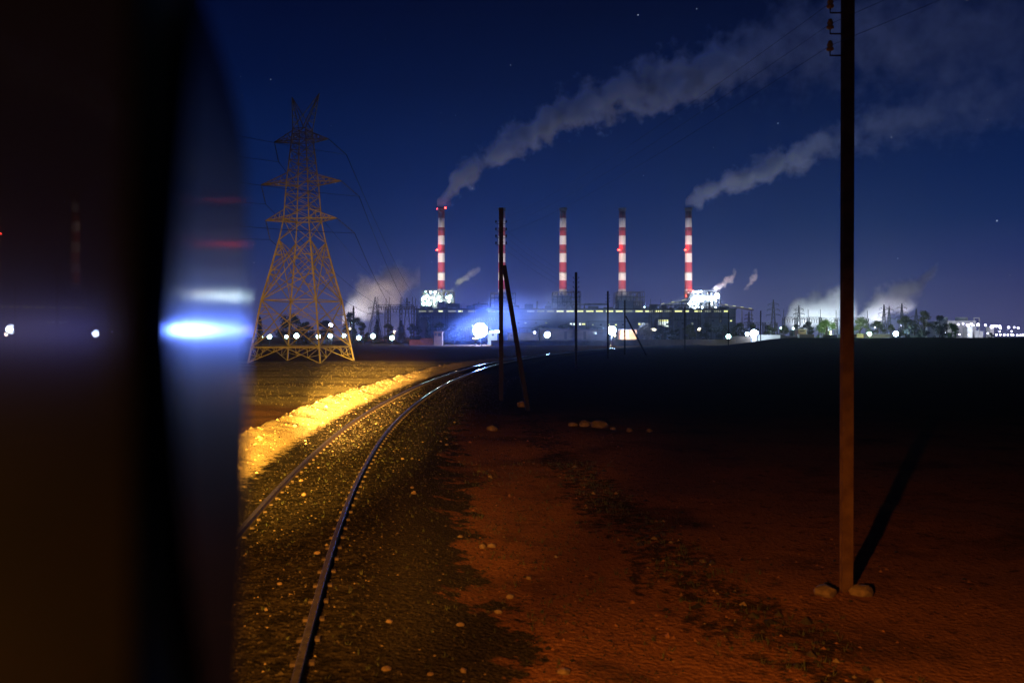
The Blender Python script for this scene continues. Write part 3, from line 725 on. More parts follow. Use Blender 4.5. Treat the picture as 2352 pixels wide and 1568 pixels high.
def far_pylon(px, top, Y, label, arms=3, w=None, group='distant pylons of the switchyard'):
    x = PX(px, Y); z0 = -.6; z1 = PZ(top, Y); h = z1-z0; w = w or h*.17
    root = thing('lattice_pylon', (x, Y, z0), label, 'pylon', group); t = .0004*Y+.06
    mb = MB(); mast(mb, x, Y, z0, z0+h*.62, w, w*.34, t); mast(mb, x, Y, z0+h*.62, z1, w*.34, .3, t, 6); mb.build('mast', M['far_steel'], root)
    for k in range(arms):
        for sd in (-1, 1):
            za = z0+h*(.62+.13*k); L_ = h*(.17-.02*k); a = MB()
            a.bar((x+sd*.5, Y, za), (x+sd*L_, Y, za+.2), t*.8); a.bar((x+sd*.4, Y, za+h*.05), (x+sd*L_, Y, za+.2), t*.7)
            a.bar((x+sd*L_, Y, za+.2), (x+sd*L_, Y, za-h*.04), t*.7); a.build('crossarm', M['far_steel'], root)
def gantry(px0, px1, ybeam, Y, label, nleg=3, spike=True):
    x0, x1 = PX(px0, Y), PX(px1, Y); z = PZ(ybeam, Y); t = .00032*Y+.05
    root = thing('switchyard_gantry', ((x0+x1)/2, Y, -.6), label, 'gantry', 'steel gantries of the switchyards')
    for k in range(nleg):
        x = x0+(x1-x0)*k/(nleg-1); mb = MB(); mast(mb, x, Y, -.8, z+.3, 1.7, 1.3, t)
        if spike: mb.bar((x, Y, z+.3), (x, Y, z+5.5), t*1.3)
        mb.build('column', M['far_steel'], root)
    mb = MB(); lattice_beam(mb, (x0, Y, z-1.0), (x1, Y, z-1.0), 1.4, t, 8*(nleg-1)); mb.build('beam', M['far_steel'], root)
    for k in range(5*(nleg-1)):
        x = x0+(x1-x0)*(k+.5)/(5*(nleg-1)); b_ = MB(); b_.tube([(x, Y, z-1), (x, Y, z-3.2)], t*.9, 6); b_.build('insulator_string', M['far_steel'], root)
gantry(887, 955, 706, 480, 'tall portal gantry in front of the pale steam cloud')
gantry(868, 948, 701, 540, 'thin high gantry rising behind the portal before the steam cloud', 4)
gantry(958, 1060, 720, 520, 'gantry in front of the turbine hall below the greenish lit boiler house', 4)
gantry(1060, 1150, 726, 500, 'gantry in the blue glow above the brightest floodlight', 4)
gantry(985, 1085, 748, 455, 'low dark gantry above the watchtower trees', 5, False)
gantry(1494, 1541, 706, 520, 'gantry before the narrow block with white windows', 3)
gantry(1541, 1606, 722, 500, 'gantry before the foot of the sooty smoking chimney', 3)
gantry(1606, 1655, 706, 540, 'gantry below the blue-white boiler house', 3)
gantry(1700, 1782, 742, 470, 'low gantry behind the trees at the bright white gate', 4, False)
gantry(1800, 1884, 730, 520, 'spiked gantry in front of the steam left of the closest pole', 4)
gantry(1884, 1992, 732, 540, 'spiked gantry crossing behind the closest pole', 4)
far_pylon(862, 682, 560, 'broad distant pylon silhouetted on the pale steam cloud', 2, 11)
far_pylon(935, 684, 600, 'distant pylon between the steam cloud and the greenish lit boiler house', 2, 7)
far_pylon(1720, 716, 620, 'short distant pylon, first one past the blue-white boiler house', 3)
far_pylon(1776, 688, 640, 'tallest distant pylon against dark sky behind the farthest thin pole', 3)
far_pylon(1834.5, 701, 600, 'distant pylon at the rounded edge of the steam, track side of the closest pole', 3)
far_pylon(2030, 699, 640, 'first of two touching distant pylons in the rising steam', 3)
far_pylon(2042, 703, 700, 'second and shorter of two touching distant pylons in the rising steam', 3)
far_pylon(2071, 697, 640, 'lone distant pylon at the trailing end of the rising steam', 3)
far_pylon(1493, 700, 620, 'thin distant pylon behind the pale bare tree', 2, 6)
far_pylon(2104, 709, 660, 'distant pylon rising behind the black pine trees', 2, 6)

# ------------------------------------------------------------------ trees
def tree(px, top, wpx, Y, style, mat, label, seed, base=None):
    q = random.Random(seed); x = PX(px, Y); z0 = gz(x, Y) if base is None else base; z1 = PZ(top, Y); h = z1-z0; w = wpx/F*Y
    names = {'cypress': 'cypress_tree', 'conifer': 'conifer_tree', 'bare': 'bare_tree', 'bush': 'shrub'}
    root = thing(names.get(style, 'broadleaf_tree'), (x, Y, z0), label, 'shrub' if style == 'bush' else 'tree', 'trees and shrubs in front of the plant')
    tb = MB(); tr = max(.12, w*.03)
    tb.tube([(x, Y, z0-.2), (x+q.uniform(-.1,.1)*w*.3, Y, z0+h*.35), (x, Y, z0+h*(.85 if style != 'umbrella' else .8))], [tr*1.3, tr, tr*.3], 7)
    blobs = []
    if style in ('cypress', 'conifer'):
        for k in range(26):
            u = k/25; r = (w/2)*(1-u)**(.55 if style == 'cypress' else .95)*(.55+.45*min(1, u*6)) + .12
            blobs.append((x+q.uniform(-.15,.15)*r, Y+q.uniform(-.15,.15)*r, z0+h*(.06+.94*u), r, h*.06))
    elif style == 'umbrella':
        for k in range(22):
            a = q.uniform(0, 6.28); rr = (w/2)*math.sqrt(q.random())*.85; r = w*.14
            blobs.append((x+rr*math.cos(a), Y+rr*math.sin(a)*.8, z0+h*(.62+.3*math.sqrt(max(0, 1-(2*rr/w)**2))), r, r*.6))
    else:
        for k in range(24 if style != 'bush' else 14):
            a = q.uniform(0, 6.28); cz = q.random()**.8; lo = .14 if style == 'round' else .05
            prf = math.sqrt(max(.06, 1-(2*cz-.85)**2)); rr = (w/2)*prf*q.uniform(.3, .86); r = w*q.uniform(.09, .17)
            blobs.append((x+rr*math.cos(a), Y+rr*math.sin(a)*.8, min(z0+h*(lo+(1-lo)*cz), z1-r*.4), r, r*.8))
    for k in range(9):
        bl = q.choice(blobs); s_ = Vector((x, Y, z0+h*q.uniform(.2, .55))); e_ = Vector(bl[:3]); m_ = lerp(s_, e_, .5)+Vector((0, 0, h*.05))
        tb.tube([s_, m_, e_], [tr*.5, tr*.3, tr*.1], 5)
    tb.build('trunk', M['bark'], root)
    cb = MB(); nl = 4200//len(blobs) if style != 'bare' else 4600//len(blobs); ls = max(.3, .0012*Y, w*.05)
    for (bx, by, bz, r, rz) in blobs:
        for k in range(nl):
            v = Vector((q.gauss(0,1), q.gauss(0,1), q.gauss(0,1))).normalized()*(q.random()**.45)
            c_ = Vector((bx+v.x*r*1.15, by+v.y*r*1.15, bz+v.z*rz*1.15))
            if style == 'bare':
                cb.bar(c_, c_+Vector((v.x, v.y, abs(v.z)+.3))*q.uniform(.3, 1.0), .07); continue
            a = Vector((q.gauss(0,1), q.gauss(0,1), q.gauss(0,1))).normalized(); b2 = a.cross(v if v.length > .1 else Vector((0,0,1)))
            if b2.length < .05: continue
            b2.normalize(); s2 = ls*q.uniform(.5, 1.2)
            if a.z < 0: a = -a
            n = len(cb.v); cb.v += [tuple(c_-b2*s2*.45), tuple(c_+a*s2*.2+b2*s2*.1), tuple(c_+b2*s2*.45+a*s2*.1), tuple(c_+a*s2)]
            cb.face((n, n+1, n+2, n+3))
    cb.build('crown', M[mat], root)
T = [(597, 731, 16, 330, 'cypress', 'leaf_dark', 'slim dark cypress behind the foot of the big lattice tower, farthest from the rails'),
 (668, 722, 74, 380, 'round', 'leaf_dark', 'big dark tree framed inside the base of the lattice tower'),
 (705, 741, 46, 400, 'round', 'leaf_dark', 'dark tree half hidden behind the tower leg, beside the big framed tree'),
 (748, 738, 50, 390, 'round', 'leaf_dark', 'dark tree under the violet lamp at the tower leg'),
 (806, 719, 50, 380, 'round', 'leaf_dark', 'rounded dark tree at the edge of the pale steam with a lamp shining through'),
 (835, 740, 36, 370, 'bush', 'leaf_dark', 'dark bushy tree between the rounded tree and the needle-thin cypress'),
 (812, 708, 5, 360, 'cypress', 'leaf_dark', 'needle-thin cypress rising in front of the steam, behind the rounded tree'),
 (866, 736, 30, 400, 'conifer', 'leaf_dark', 'ragged conifer below the broad distant pylon'),
 (893, 742, 36, 395, 'bush', 'leaf_dark', 'dark bush under the tall portal gantry'),
 (921, 738, 34, 410, 'conifer', 'leaf_dark', 'dark conifer beside the end lamp of the lamp row'),
 (950, 741, 38, 400, 'bush', 'leaf_dark', 'dark bush between the lamp row and the watchtower'),
 (984, 731, 22, 385, 'conifer', 'leaf_dark', 'pointed conifer just beside the watchtower'),
 (1012, 742, 44, 390, 'round', 'leaf_dark', 'dark broad tree behind the watchtower'),
 (1045, 746, 40, 400, 'bush', 'leaf_dark', 'dim bush in blue haze between watchtower and brightest floodlight'),
 (1242, 749, 40, 420, 'umbrella', 'leaf_olive', 'faint flat-topped tree in the blue haze near the small round lamp'),
 (1300, 744, 38, 400, 'umbrella', 'leaf_olive', 'olive flat-domed tree beside the unbraced dark pole'),
 (1480, 748, 48, 330, 'bare', 'twig', 'pale bare-branched tree lit by the lamps at the gate'),
 (1522, 748, 44, 345, 'round', 'leaf_dark', 'dark round tree below the block with white windows'),
 (1550, 752, 34, 350, 'bush', 'leaf_dark', 'low dark bush next to the round tree under the white windows'),
 (1585, 747, 42, 350, 'round', 'leaf_olive', 'dim tree around the far thin pole under the sooty chimney'),
 (1624, 744, 46, 355, 'round', 'leaf_dark', 'dark tree under the gantry of the blue-white boiler house'),
 (1660, 742, 44, 350, 'round', 'leaf_dark', 'dark tree behind the white lamp at the wall'),
 (1697, 744, 40, 355, 'round', 'leaf_dark', 'dark tree between the wall lamp and the bright gate lamps'),
 (1728, 746, 36, 360, 'round', 'leaf_dark', 'dark tree behind the bright lit gate lamps'),
 (1765, 748, 40, 350, 'bush', 'leaf_dark', 'dark bush behind the white lit wall'),
 (1800, 749, 34, 355, 'bush', 'leaf_dark', 'dark bush under the edge of the steam before the spiked gantry'),
 (1828, 747, 36, 380, 'round', 'leaf_dark', 'dark tree behind the small rooftop hut'),
 (1855, 741, 34, 372, 'round', 'leaf_dark', 'blackish tree touching the bright green tree'),
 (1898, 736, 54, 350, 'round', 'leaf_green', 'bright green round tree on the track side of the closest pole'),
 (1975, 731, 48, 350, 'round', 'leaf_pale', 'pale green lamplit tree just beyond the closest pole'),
 (2015, 739, 44, 352, 'round', 'leaf_dark', 'dark bluish tree next to the pale green lamplit one'),
 (2046, 745, 30, 355, 'bush', 'leaf_dark', 'dark bush behind the lamp with the blue glow'),
 (2082, 727, 58, 340, 'round', 'leaf_dark', 'black bulky tree beside the blue glowing lamp'),
 (2102, 745, 60, 318, 'bush', 'leaf_dark', 'black low mound of a bush in front of the bulky black tree'),
 (2122, 716, 44, 360, 'round', 'leaf_olive', 'tall ragged pine over the black trees'),
 (2158, 727, 46, 350, 'round', 'leaf_dark', 'dark pine before the white rooftop tanks'),
 (2186, 742, 34, 345, 'round', 'leaf_green', 'greenish tree lit beside the wall of the tank building'),
 (2276, 766, 14, 300, 'bush', 'leaf_dark', 'small black bush on the bank before the dense lamps')]
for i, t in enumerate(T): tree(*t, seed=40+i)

# ------------------------------------------------------------------ walls, huts, tanks
def building(name, px0, px1, top, bot, Y, dep, mat, label, cat, wins=(), roofmat=None, ovh=.2, group=None):
    x0, x1 = PX(px0, Y), PX(px1, Y); z1 = PZ(top, Y); z0 = min(PZ(bot, Y), 0)-.8
    root = thing(name, ((x0+x1)/2, Y, z0), label, cat, group)
    mb = MB(); mb.box((x0, Y, z0), (x1, Y+dep, z1)); mb.build('wall', M[mat], root)
    if roofmat:
        mb = MB(); mb.box((x0-ovh, Y-ovh, z1+.003), (x1+ovh, Y+dep+ovh, z1+.28)); mb.build('roof', M[roofmat], root)
    for a, b_, c_, d_, mt in wins:
        mb = MB(); mb.box((PX(a, Y), Y-.05, PZ(d_, Y)), (PX(b_, Y), Y+.08, PZ(c_, Y))); mb.build('window' if mt != 'door' else 'door', M['glass_dark'] if mt in ('dark', 'door') else M[mt], root)
    return root
root = building('watchtower', 996.5, 1016, 762.5, 781, 318, 3.2, 'hut', 'ochre watchtower with open windows standing over the boundary bank', 'watchtower', [(999, 1003, 764.5, 771, 'dark'), (1006, 1013.5, 764.5, 772, 'dark')], 'hut', .25)
building('boundary_wall', 966, 994, 776.5, 784, 322, .5, 'hut', 'short ochre wall on the side of the watchtower nearest the lamp row', 'wall')
building('boundary_wall', 940, 966, 780, 784, 323, .5, 'hut', 'lower stepped end of the ochre wall by the watchtower', 'wall')
building('boundary_wall', 1128, 1402, 781.5, 794, 296, .4, 'wall', 'long brown boundary wall behind the rails below the round lamps', 'wall')
building('boundary_wall', 1404, 1690, 779.5, 788, 298, .4, 'wall', 'long brown boundary wall beyond the white gate', 'wall')
building('shed', 1166, 1236, 765, 781, 345, 9, 'dark_wall', 'low dark shed just past the brightest floodlight', 'shed', [(1172, 1178, 768, 773, 'dark')], 'hall_roof')
building('shed', 1120, 1141, 761, 780, 340, 8, 'white_wall', 'white shed lit by the brightest floodlight', 'shed', [(1130, 1135, 766, 771, 'dark')], 'hall_roof')
building('shed', 1240, 1322, 756.5, 781, 350, 10, 'dark_wall', 'long dark shed under the olive flat-domed tree', 'shed', [(1262, 1268, 761, 779, 'door'), (1296, 1302, 761, 779, 'door')], 'hall_roof')
building('shed', 1326, 1398, 757.5, 781, 345, 10, 'dark_wall', 'dark shed between the two tall black poles', 'shed', [(1340, 1346, 761, 779, 'door'), (1362, 1370, 761, 767, 'dark')], 'hall_roof')
building('gatehouse', 1424, 1462, 757.5, 781, 322, 7, 'hut', 'ochre gatehouse with a glowing white panel door', 'gatehouse', [(1437, 1443.5, 757.9, 774, 'win_white')], 'hall_roof')
building('hut', 1833, 1852, 757, 768, 330, 4, 'wall', 'small rooftop hut with a dark slit window', 'hut', [(1837, 1848, 759, 761.5, 'dark')], 'concrete', .4)
building('boundary_wall', 1833, 1870, 767.5, 778, 312, .6, 'wall', 'brown wall with a white end below the small rooftop hut', 'wall')
building('wall_end', 1832, 1836, 767.3, 780, 311, .5, 'white_wall', 'narrow white wall end at the brown wall below the small hut', 'wall')
building('boundary_wall', 1888, 1930, 769.5, 778, 310, .5, 'dark_wall', 'dark wall in front of the bright green tree', 'wall')
building('wall_end', 1884, 1889, 769, 779, 309, .5, 'white_wall', 'white wall end in front of the bright green tree', 'wall')
building('boundary_wall', 1942, 1968, 767.5, 778, 309, .6, 'wall', 'brown wall block directly behind the closest pole', 'wall')
building('wall_end', 1924, 1944, 768, 778, 309.5, .6, 'white_wall', 'white wall block behind the closest pole on its track side', 'wall')
building('boundary_wall', 1682, 1724, 772.5, 782, 300, .5, 'dark_wall', 'dark wall between the lamp at the wall and the gate lamps', 'wall')
building('boundary_wall', 1741, 1792, 769, 779, 306, .5, 'white_wall', 'low white wall brightly lit beside the farthest thin pole', 'wall')
building('gate_pillar', 1728, 1737, 764, 780, 304, 1.5, 'white_wall', 'white gate pillar under the bright pair of lamps', 'pillar')
building('boundary_wall', 1793, 1832, 771, 778, 308, .5, 'dark_wall', 'dark wall between the white lit wall and the small hut', 'wall')
building('shed', 1983, 2045, 768, 778, 330, 7, 'dark_wall', 'low dark shed between the two small lamps beyond the closest pole', 'shed', [], 'hall_roof')
root = building('tank_building', 2176, 2242, 736.5, 773, 420, 20, 'white_wall', 'pale block with round white tanks on its roof', 'building')
for a, b_ in ((2155.5, 2175.5), (2195, 2221)):
    mb = MB(); r_ = (PX(b_, 430)-PX(a, 430))/2; mb.lathe((PX((a+b_)/2, 430), 430, PZ(736.4, 430)), [(r_, 0), (r_, PZ(729.5, 430)-PZ(736.4, 430)), (r_*.9, PZ(728.3, 430)-PZ(736.4, 430))], 24)
    if a > 2180: mb.build('tank', M['tank'], root)
    else:
        z_ = PZ(736.4, 430); mb.lathe((PX((a+b_)/2, 430), 430, 0), [(r_*.8, -.8), (r_*.8, z_-.01)], 20)
        tag(mb.build('storage_tank', M['tank'], origin=(PX((a+b_)/2, 430), 430, 0)), 'round white tank showing over the dark pine', 'tank')
mb = MB(); mb.lathe((PX(2124.5, 430), 430, 0), [(1.1, -.8), (1.1, PZ(735.7, 430)), (1.15, PZ(735.6, 430)), (1.15, PZ(728.4, 430))], 18)
tag(mb.build('storage_tank', M['tank'], origin=(PX(2124.5, 430), 430, 0)), 'small white tank peeping out between the two tall pines', 'tank')
mb = MB(); Y_ = 424
for a, b_ in (((2236.5, 737), (2236.5, 730)), ((2249, 740), (2249, 730)), ((2236.2, 730), (2250, 730))): mb.bar(P(*a, Y_), P(*b_, Y_), .5)
mb.bar(P(2249, 740, Y_), (PX(2249, Y_), Y_, -.8), .5)
mb.build('roof_frame', M['white_wall'], root)

# ------------------------------------------------------------------ lamps
def lamp(px, py, Y, r, mat, label, group=None, post=True, e=0, col=(1, 1, 1), squash=(1, 1, 1)):
    c_ = P(px, py, Y); z0 = gz(c_.x, Y)
    root = thing('street_lamp', (c_.x, Y, min(z0, c_.z-1)), label, 'lamp', group)
    mb = MB(); mb.ball(c_, r, 0, 2, squash); mb.build('lamp_globe', M[mat], root)
    if post and c_.z-r > z0+.3:
        mb = MB(); mb.tube([(c_.x, Y+.05, z0-.2), (c_.x, Y+.05, c_.z-r*.9)], [.11, .07], 7); mb.build('post', M['far_steel'], root)
    if e: light('POINT', 'lamp_light', c_+Vector((0, -r-.4, r*.4)), e, col, radius=r, parent=root)
    return root
row = [(600.7,774,.55),(619,773.2,.95),(657.8,773.2,.75),(681,771.3,1.1),(731.3,772.8,.9),(758.6,771.6,.95),(790.3,770.9,.85),(824.1,775.6,.95),(856.8,771.6,1.05),(900.2,776,1.0)]  # globe radii take in each lamp's bloom, wider than the lamp heads
ordl = ['smallest round lamp of the low row, outside the tower base beside the slim cypress', 'round lamp of the low row just inside the tower leg nearest the cypress', 'fainter round lamp of the low row in the tower base before the big framed tree',
        'largest round lamp seen in the middle of the tower base', 'round lamp seen in the tower base close to the small steam puff', 'round lamp directly below the violet lamp, by the near tower leg',
        'round lamp at the outer tower leg facing the rails', 'lower set round lamp, first in the row clear of the tower', 'round lamp between two others, clear of the tower under the ragged conifer', 'end lamp of the low row, nearest the watchtower']
for (px, py, r), lb in zip(row, ordl): lamp(px, py, 345., r, 'lamp_white', lb, 'low row of round lamps behind the big tower', e=260, col=(.6, .8, 1.))
lamp(760, 746.3, 350., .85, 'lamp_violet', 'single violet-tinged lamp set high on the near tower leg side', None)
lamp(804, 754.5, 360., .45, 'lamp_warm', 'faint greenish lamp shining through the rounded dark tree', None)
lamp(807, 740, 385., .5, 'lamp_white', 'small pale light near the top of the rounded dark tree', None)
# the two great floodlights, their glare built out into a round of lamps
def flood(px, py, Y, rad, mat, label, e, col):
    c_ = P(px, py, Y); z0 = gz(c_.x, Y); root = thing('floodlight_mast', (c_.x, Y, z0), label, 'floodlight')
    mb = MB(); mb.tube([(c_.x, Y+.3, z0-.2), (c_.x, Y+.3, c_.z)], [.2, .14], 8)
    for k in range(3): mb.bar((c_.x-rad*.9, Y+.3, c_.z+(k-1)*rad*.6), (c_.x+rad*.9, Y+.3, c_.z+(k-1)*rad*.6), .15)
    mb.build('mast', M['far_steel'], root)
    for ring, n in ((0, 1), (.36, 6), (.74, 12)):
        for k in range(n):
            a = 6.283*k/n; b_ = MB(); b_.ball((c_.x+rad*ring*math.cos(a), Y, c_.z+rad*ring*math.sin(a)), rad*.235, 0, 2, (1, .6, 1)); b_.build('lamp', M[mat], root)
    light('POINT', 'flood_light', c_+Vector((0, -2.2, 0)), e*1.5, col, radius=rad*.5, parent=root)
flood(1103, 758.5, 318., 3.0, 'lamp_cool', 'brightest floodlight, its white-blue glare built as a round of lamps near the braced pole', 200000, (.09, .20, 1.))
flood(1405, 758.5, 318., 1.75, 'lamp_cool', 'second brightest floodlight, round white glare beside a thin black pole', 70000, (.5, .66, 1.))
lamp(1257, 768.5, 318, 1.15, 'lamp_cool', 'round lamp on a short post between the two great floodlights', None, e=6000, col=(.45, .65, 1.))
lamp(1130, 761.5, 330, .6, 'lamp_white', 'small lamp close beside the brightest floodlight glare', None, squash=(1.6, 1, .7), post=False)
lamp(1141, 761.5, 330, .8, 'lamp_white', 'wide lamp over the white shed by the brightest floodlight', None, squash=(1.8, 1, .7), post=False)
lamp(1228, 763.5, 335, .45, 'lamp_violet', 'tiny lamp on the dark shed past the braced pole', None)
lamp(1673, 772.5, 290, .85, 'lamp_white', 'white lamp at the foot of a far thin pole by the wall', None, e=2500, col=(.7, .85, 1.))
lamp(1731, 765.5, 300, 1.35, 'lamp_cool', 'large bright lamp on the white gate pillar', None, e=9000, col=(.65, .8, 1.))
lamp(1716, 767, 302, .65, 'lamp_cool', 'smaller lamp beside the large bright one at the white gate', None, e=1500, col=(.7, .85, 1.))
lamp(1738, 764, 302, .55, 'lamp_cool', 'lamp tucked against the farthest thin pole above the gate pillar', None)
lamp(1795, 754, 360, .65, 'lamp_white', 'bluish lamp above the bushes at the foot of the steam', None)
lamp(1822, 754, 380, .4, 'lamp_white', 'small lamp under the spiked gantry before the steam', None)
lamp(1997, 766.5, 318, .75, 'lamp_white', 'white lamp in front of the pale green tree beyond the closest pole', None, e=26000, col=(.75, 1., .6))
lamp(2057.5, 766.5, 318, .95, 'lamp_cool', 'lamp with a wide blue glow beside the black bulky tree', None, e=14000, col=(.25, .4, 1.))
lamp(1607, 757, 400, 1.0, 'lamp_warm', 'pale lamp among the dark trees under the blue-white boiler house', None)
lamp(1500, 757, 345, .75, 'lamp_warm', 'oblong lamp above the pale bare tree', None, squash=(1.8, 1, .8), post=False)
lamp(1412, 770, 310, .5, 'lamp_warm', 'small warm lamp low beneath the second floodlight', None, e=1500, col=(1, .8, .6))
lamp(1092, 777, 300, .55, 'lamp_warm', 'small oblong lamp low beneath the brightest floodlight', None, squash=(2, 1, .6))
# lamps that light the trees and steam from inside the plant (their heads stand behind the trees)
lamp(1908, 762, 330, .35, 'lamp_warm', 'small warm lamp at the foot of the bright green tree', None, e=45000, col=(.8, 1., .35))
def c7(cx, cy): return ((3550+cx/4.308)/1.7415, (1200+cy/4.308)/1.7415)
up = [(1080,405,.5),(1218,420,.55),(1300,405,.5),(1375,430,.75),(1390,455,.6),(1440,415,.75),(1475,435,.5),(1560,425,.9),(1685,432,.6),(1795,460,1.0),(1835,445,.7),(1875,450,.7),(1930,455,.8),(1948,488,.5),(2085,470,.7),(2180,470,.5),(2250,480,.6),(2135,535,.4),(1930,540,.4)]
for x, y, r in up: lamp(*c7(x, y), 410, r*.75, 'lamp_violet', 'high lamp of the dense cluster over the lit yard at the far end', 'high lamps over the far yard')
lo_ = [(1000,570,.8),(1240,590,.55),(1400,600,.5),(1725,572,.7),(1875,597,.75),(1943,597,.75),(2010,600,.8),(2072,600,.75),(2135,595,.9),(2165,600,.6),(2235,605,.8),(2290,605,.75),(2340,598,.9),(2375,600,.8)]
for x, y, r in lo_: lamp(*c7(x, y), 400, r*.5, 'lamp_violet', 'low lamp in the row along the crest of the far bank', 'low lamps along the far bank')
yard = [(1420,510,2.6),(1440,555,1.9),(1545,575,2.2),(1615,578,1.9),(1805,500,1.9)]
for k, (x, y, r) in enumerate(yard):
    a = c7(x, y); building('lit_cabin', a[0]-r*4.2*.5, a[0]+r*4.2*.5, a[1]-r*2.2, a[1]+r*3, 405+k*2.5, 4, 'white_wall', 'white cabin glaring in the floodlit far yard', 'cabin', [], 'tank', .2, 'white cabins in the far yard')
for x, y, e in ((1420, 470, 16000), (1580, 520, 14000), (1800, 455, 12000), (2050, 560, 9000), (1300, 540, 7000)):
    p_ = P(*c7(x, y), 396); root = bpy.data.objects['tank_building']; light('POINT', 'yard_light', p_, e*.2, (.72, .80, 1.), radius=.8, parent=root)

# ------------------------------------------------------------------ smoke and steam
def plume(name, label, pts, Y, dens, nscale, seed, col=(.95, .93, .95), amp=1.5, ydrift=0., depth=1., group=None, step=.5, soft=.75, emph=None):
    """pts: (px, py, radius px, density factor) along the plume, px increasing."""
    q = [(PX(a, Y), PZ(b_, Y), c_/F*Y, d_) for a, b_, c_, d_ in pts]
    X0, X1 = q[0][0], q[-1][0]; Z0 = min(a[1] for a in q)-1; Z1 = max(a[1] for a in q)+1; RM = max(a[2] for a in q)
    m, nt, out = new_mat(name)
    tc = N(nt, 'ShaderNodeTexCoord'); sp = N(nt, 'ShaderNodeSeparateXYZ'); L(nt, tc.outputs['Object'], sp.inputs[0])
    t = math_node(nt, 'DIVIDE', math_node(nt, 'SUBTRACT', sp.outputs[0], X0), X1-X0, clamp=True)
    def curve(vals):
        n = N(nt, 'ShaderNodeFloatCurve'); cv = n.mapping.curves[0]; n.mapping.use_clip = False
        while len(cv.points) < len(vals): cv.points.new(.5, .5)
        for p_, (u, v) in zip(cv.points, vals): p_.location = (u, v); p_.handle_type = 'AUTO_CLAMPED'
        n.mapping.update(); L(nt, t, n.inputs['Value']); return n.outputs[0]
    us = [(a[0]-X0)/(X1-X0) for a in q]
    zc = math_node(nt, 'ADD', math_node(nt, 'MULTIPLY', curve([(u, (a[1]-Z0)/(Z1-Z0)) for u, a in zip(us, q)]), Z1-Z0), Z0)
    rr = math_node(nt, 'MULTIPLY', curve([(u, a[2]/RM) for u, a in zip(us, q)]), RM)
    dd = curve([(u, a[3]) for u, a in zip(us, q)])
    yc = math_node(nt, 'ADD', math_node(nt, 'MULTIPLY', t, ydrift), Y)
    a1 = math_node(nt, 'DIVIDE', math_node(nt, 'SUBTRACT', sp.outputs[2], zc), rr)
    a2 = math_node(nt, 'DIVIDE', math_node(nt, 'SUBTRACT', sp.outputs[1], yc), math_node(nt, 'MULTIPLY', rr, depth))
    s = math_node(nt, 'SQRT', math_node(nt, 'ADD', math_node(nt, 'MULTIPLY', a1, a1), math_node(nt, 'MULTIPLY', a2, a2)))
    n = N(nt, 'ShaderNodeTexNoise'); n.inputs['Scale'].default_value = nscale; n.inputs['Detail'].default_value = 4; n.inputs['Roughness'].default_value = .58
    mp = N(nt, 'ShaderNodeMapping'); mp.inputs['Location'].default_value = (seed*37., 0, seed*11.); L(nt, tc.outputs['Object'], mp.inputs[0]); L(nt, mp.outputs[0], n.inputs['Vector'])
    nn = math_node(nt, 'MULTIPLY', math_node(nt, 'SUBTRACT', n.outputs[0], .5), amp*2)
    e_ = math_node(nt, 'ADD', math_node(nt, 'SUBTRACT', .62, s), nn)
    dn = math_node(nt, 'MULTIPLY', math_node(nt, 'MULTIPLY', sstep(nt, e_, 0, soft), dd), dens)
    dn = math_node(nt, 'MULTIPLY', dn, math_node(nt, 'SUBTRACT', 1., sstep(nt, s, 1.05, 1.38)))
    v = N(nt, 'ShaderNodeVolumePrincipled'); v.inputs['Color'].default_value = (*col, 1); v.inputs['Anisotropy'].default_value = .1
    L(nt, dn, v.inputs['Density']); L(nt, v.outputs[0], out.inputs['Volume'])
    mb = MB(); seg = 18; rings = 26
    def at(u):
        for i in range(len(us)-1):
            if u <= us[i+1] or i == len(us)-2:
                k = (u-us[i])/(us[i+1]-us[i]); return tuple(lerp(q[i][j], q[i+1][j], k) for j in range(3))
    for i in range(rings):
        u = i/(rings-1); x, z, r = at(u); r = r*1.45+.5
        for k in range(seg):
            a = 6.283185*k/seg; mb.v.append((x, Y+ydrift*u+r*depth*math.cos(a), z+r*math.sin(a)))
    for i in range(rings-1):
        for k in range(seg):
            k2 = (k+1) % seg; mb.face((i*seg+k, i*seg+k2, (i+1)*seg+k2, (i+1)*seg+k))
    mb.face(tuple(range(seg))[::-1]); mb.face(tuple((rings-1)*seg+k for k in range(seg)))
    o = mb.build(name, m); tag(o, label, 'smoke' if 'smoke' in name else 'steam', group)
    m.cycles.volume_step_rate = step; m.cycles.volume_sampling = 'MULTIPLE_IMPORTANCE' if hasattr(m.cycles, 'volume_sampling') else None
    return o
SY = 752.
plume('smoke_plume', 'long smoke plume drifting from the chimney with a lit rim lamp', [(1004, 466, 17.3, 0.9), (1020, 452, 32.5, 1.0), (1050, 418, 57.5, 1.0), (1110, 372, 59.4, 1.0), (1190, 320, 73.4, 1.0), (1300, 262, 76.7, 0.95), (1400, 226, 85.2, 0.9), (1500, 198, 93.7, 0.85), (1610, 170, 102.2, 0.75), (1720, 128, 130.6, 0.117), (1850, 100, 170.4, 0.068), (2050, 80, 213.0, 0.05), (2400, 60, 269.8, 0.023)],
      SY, .24, .045, 1, (.74, .80, 1.), amp=1.25, step=.055, soft=.7)
plume('smoke_plume', 'shorter smoke plume drifting from the sooty chimney behind the closest pole', [(1574, 468, 15.4, 0.9), (1600, 455, 34.6, 1.0), (1660, 424, 53.7, 1.0), (1730, 398, 53.1, 0.95), (1810, 368, 62.5, 0.85), (1880, 340, 71.0, 0.25), (1980, 300, 93.7, 0.11), (2100, 270, 107.9, 0.075), (2400, 200, 156.2, 0.03)],
      SY, .24, .05, 2, (.74, .80, 1.), amp=1.25, step=.055, soft=.7)
st = 'steam clouds around the plant'
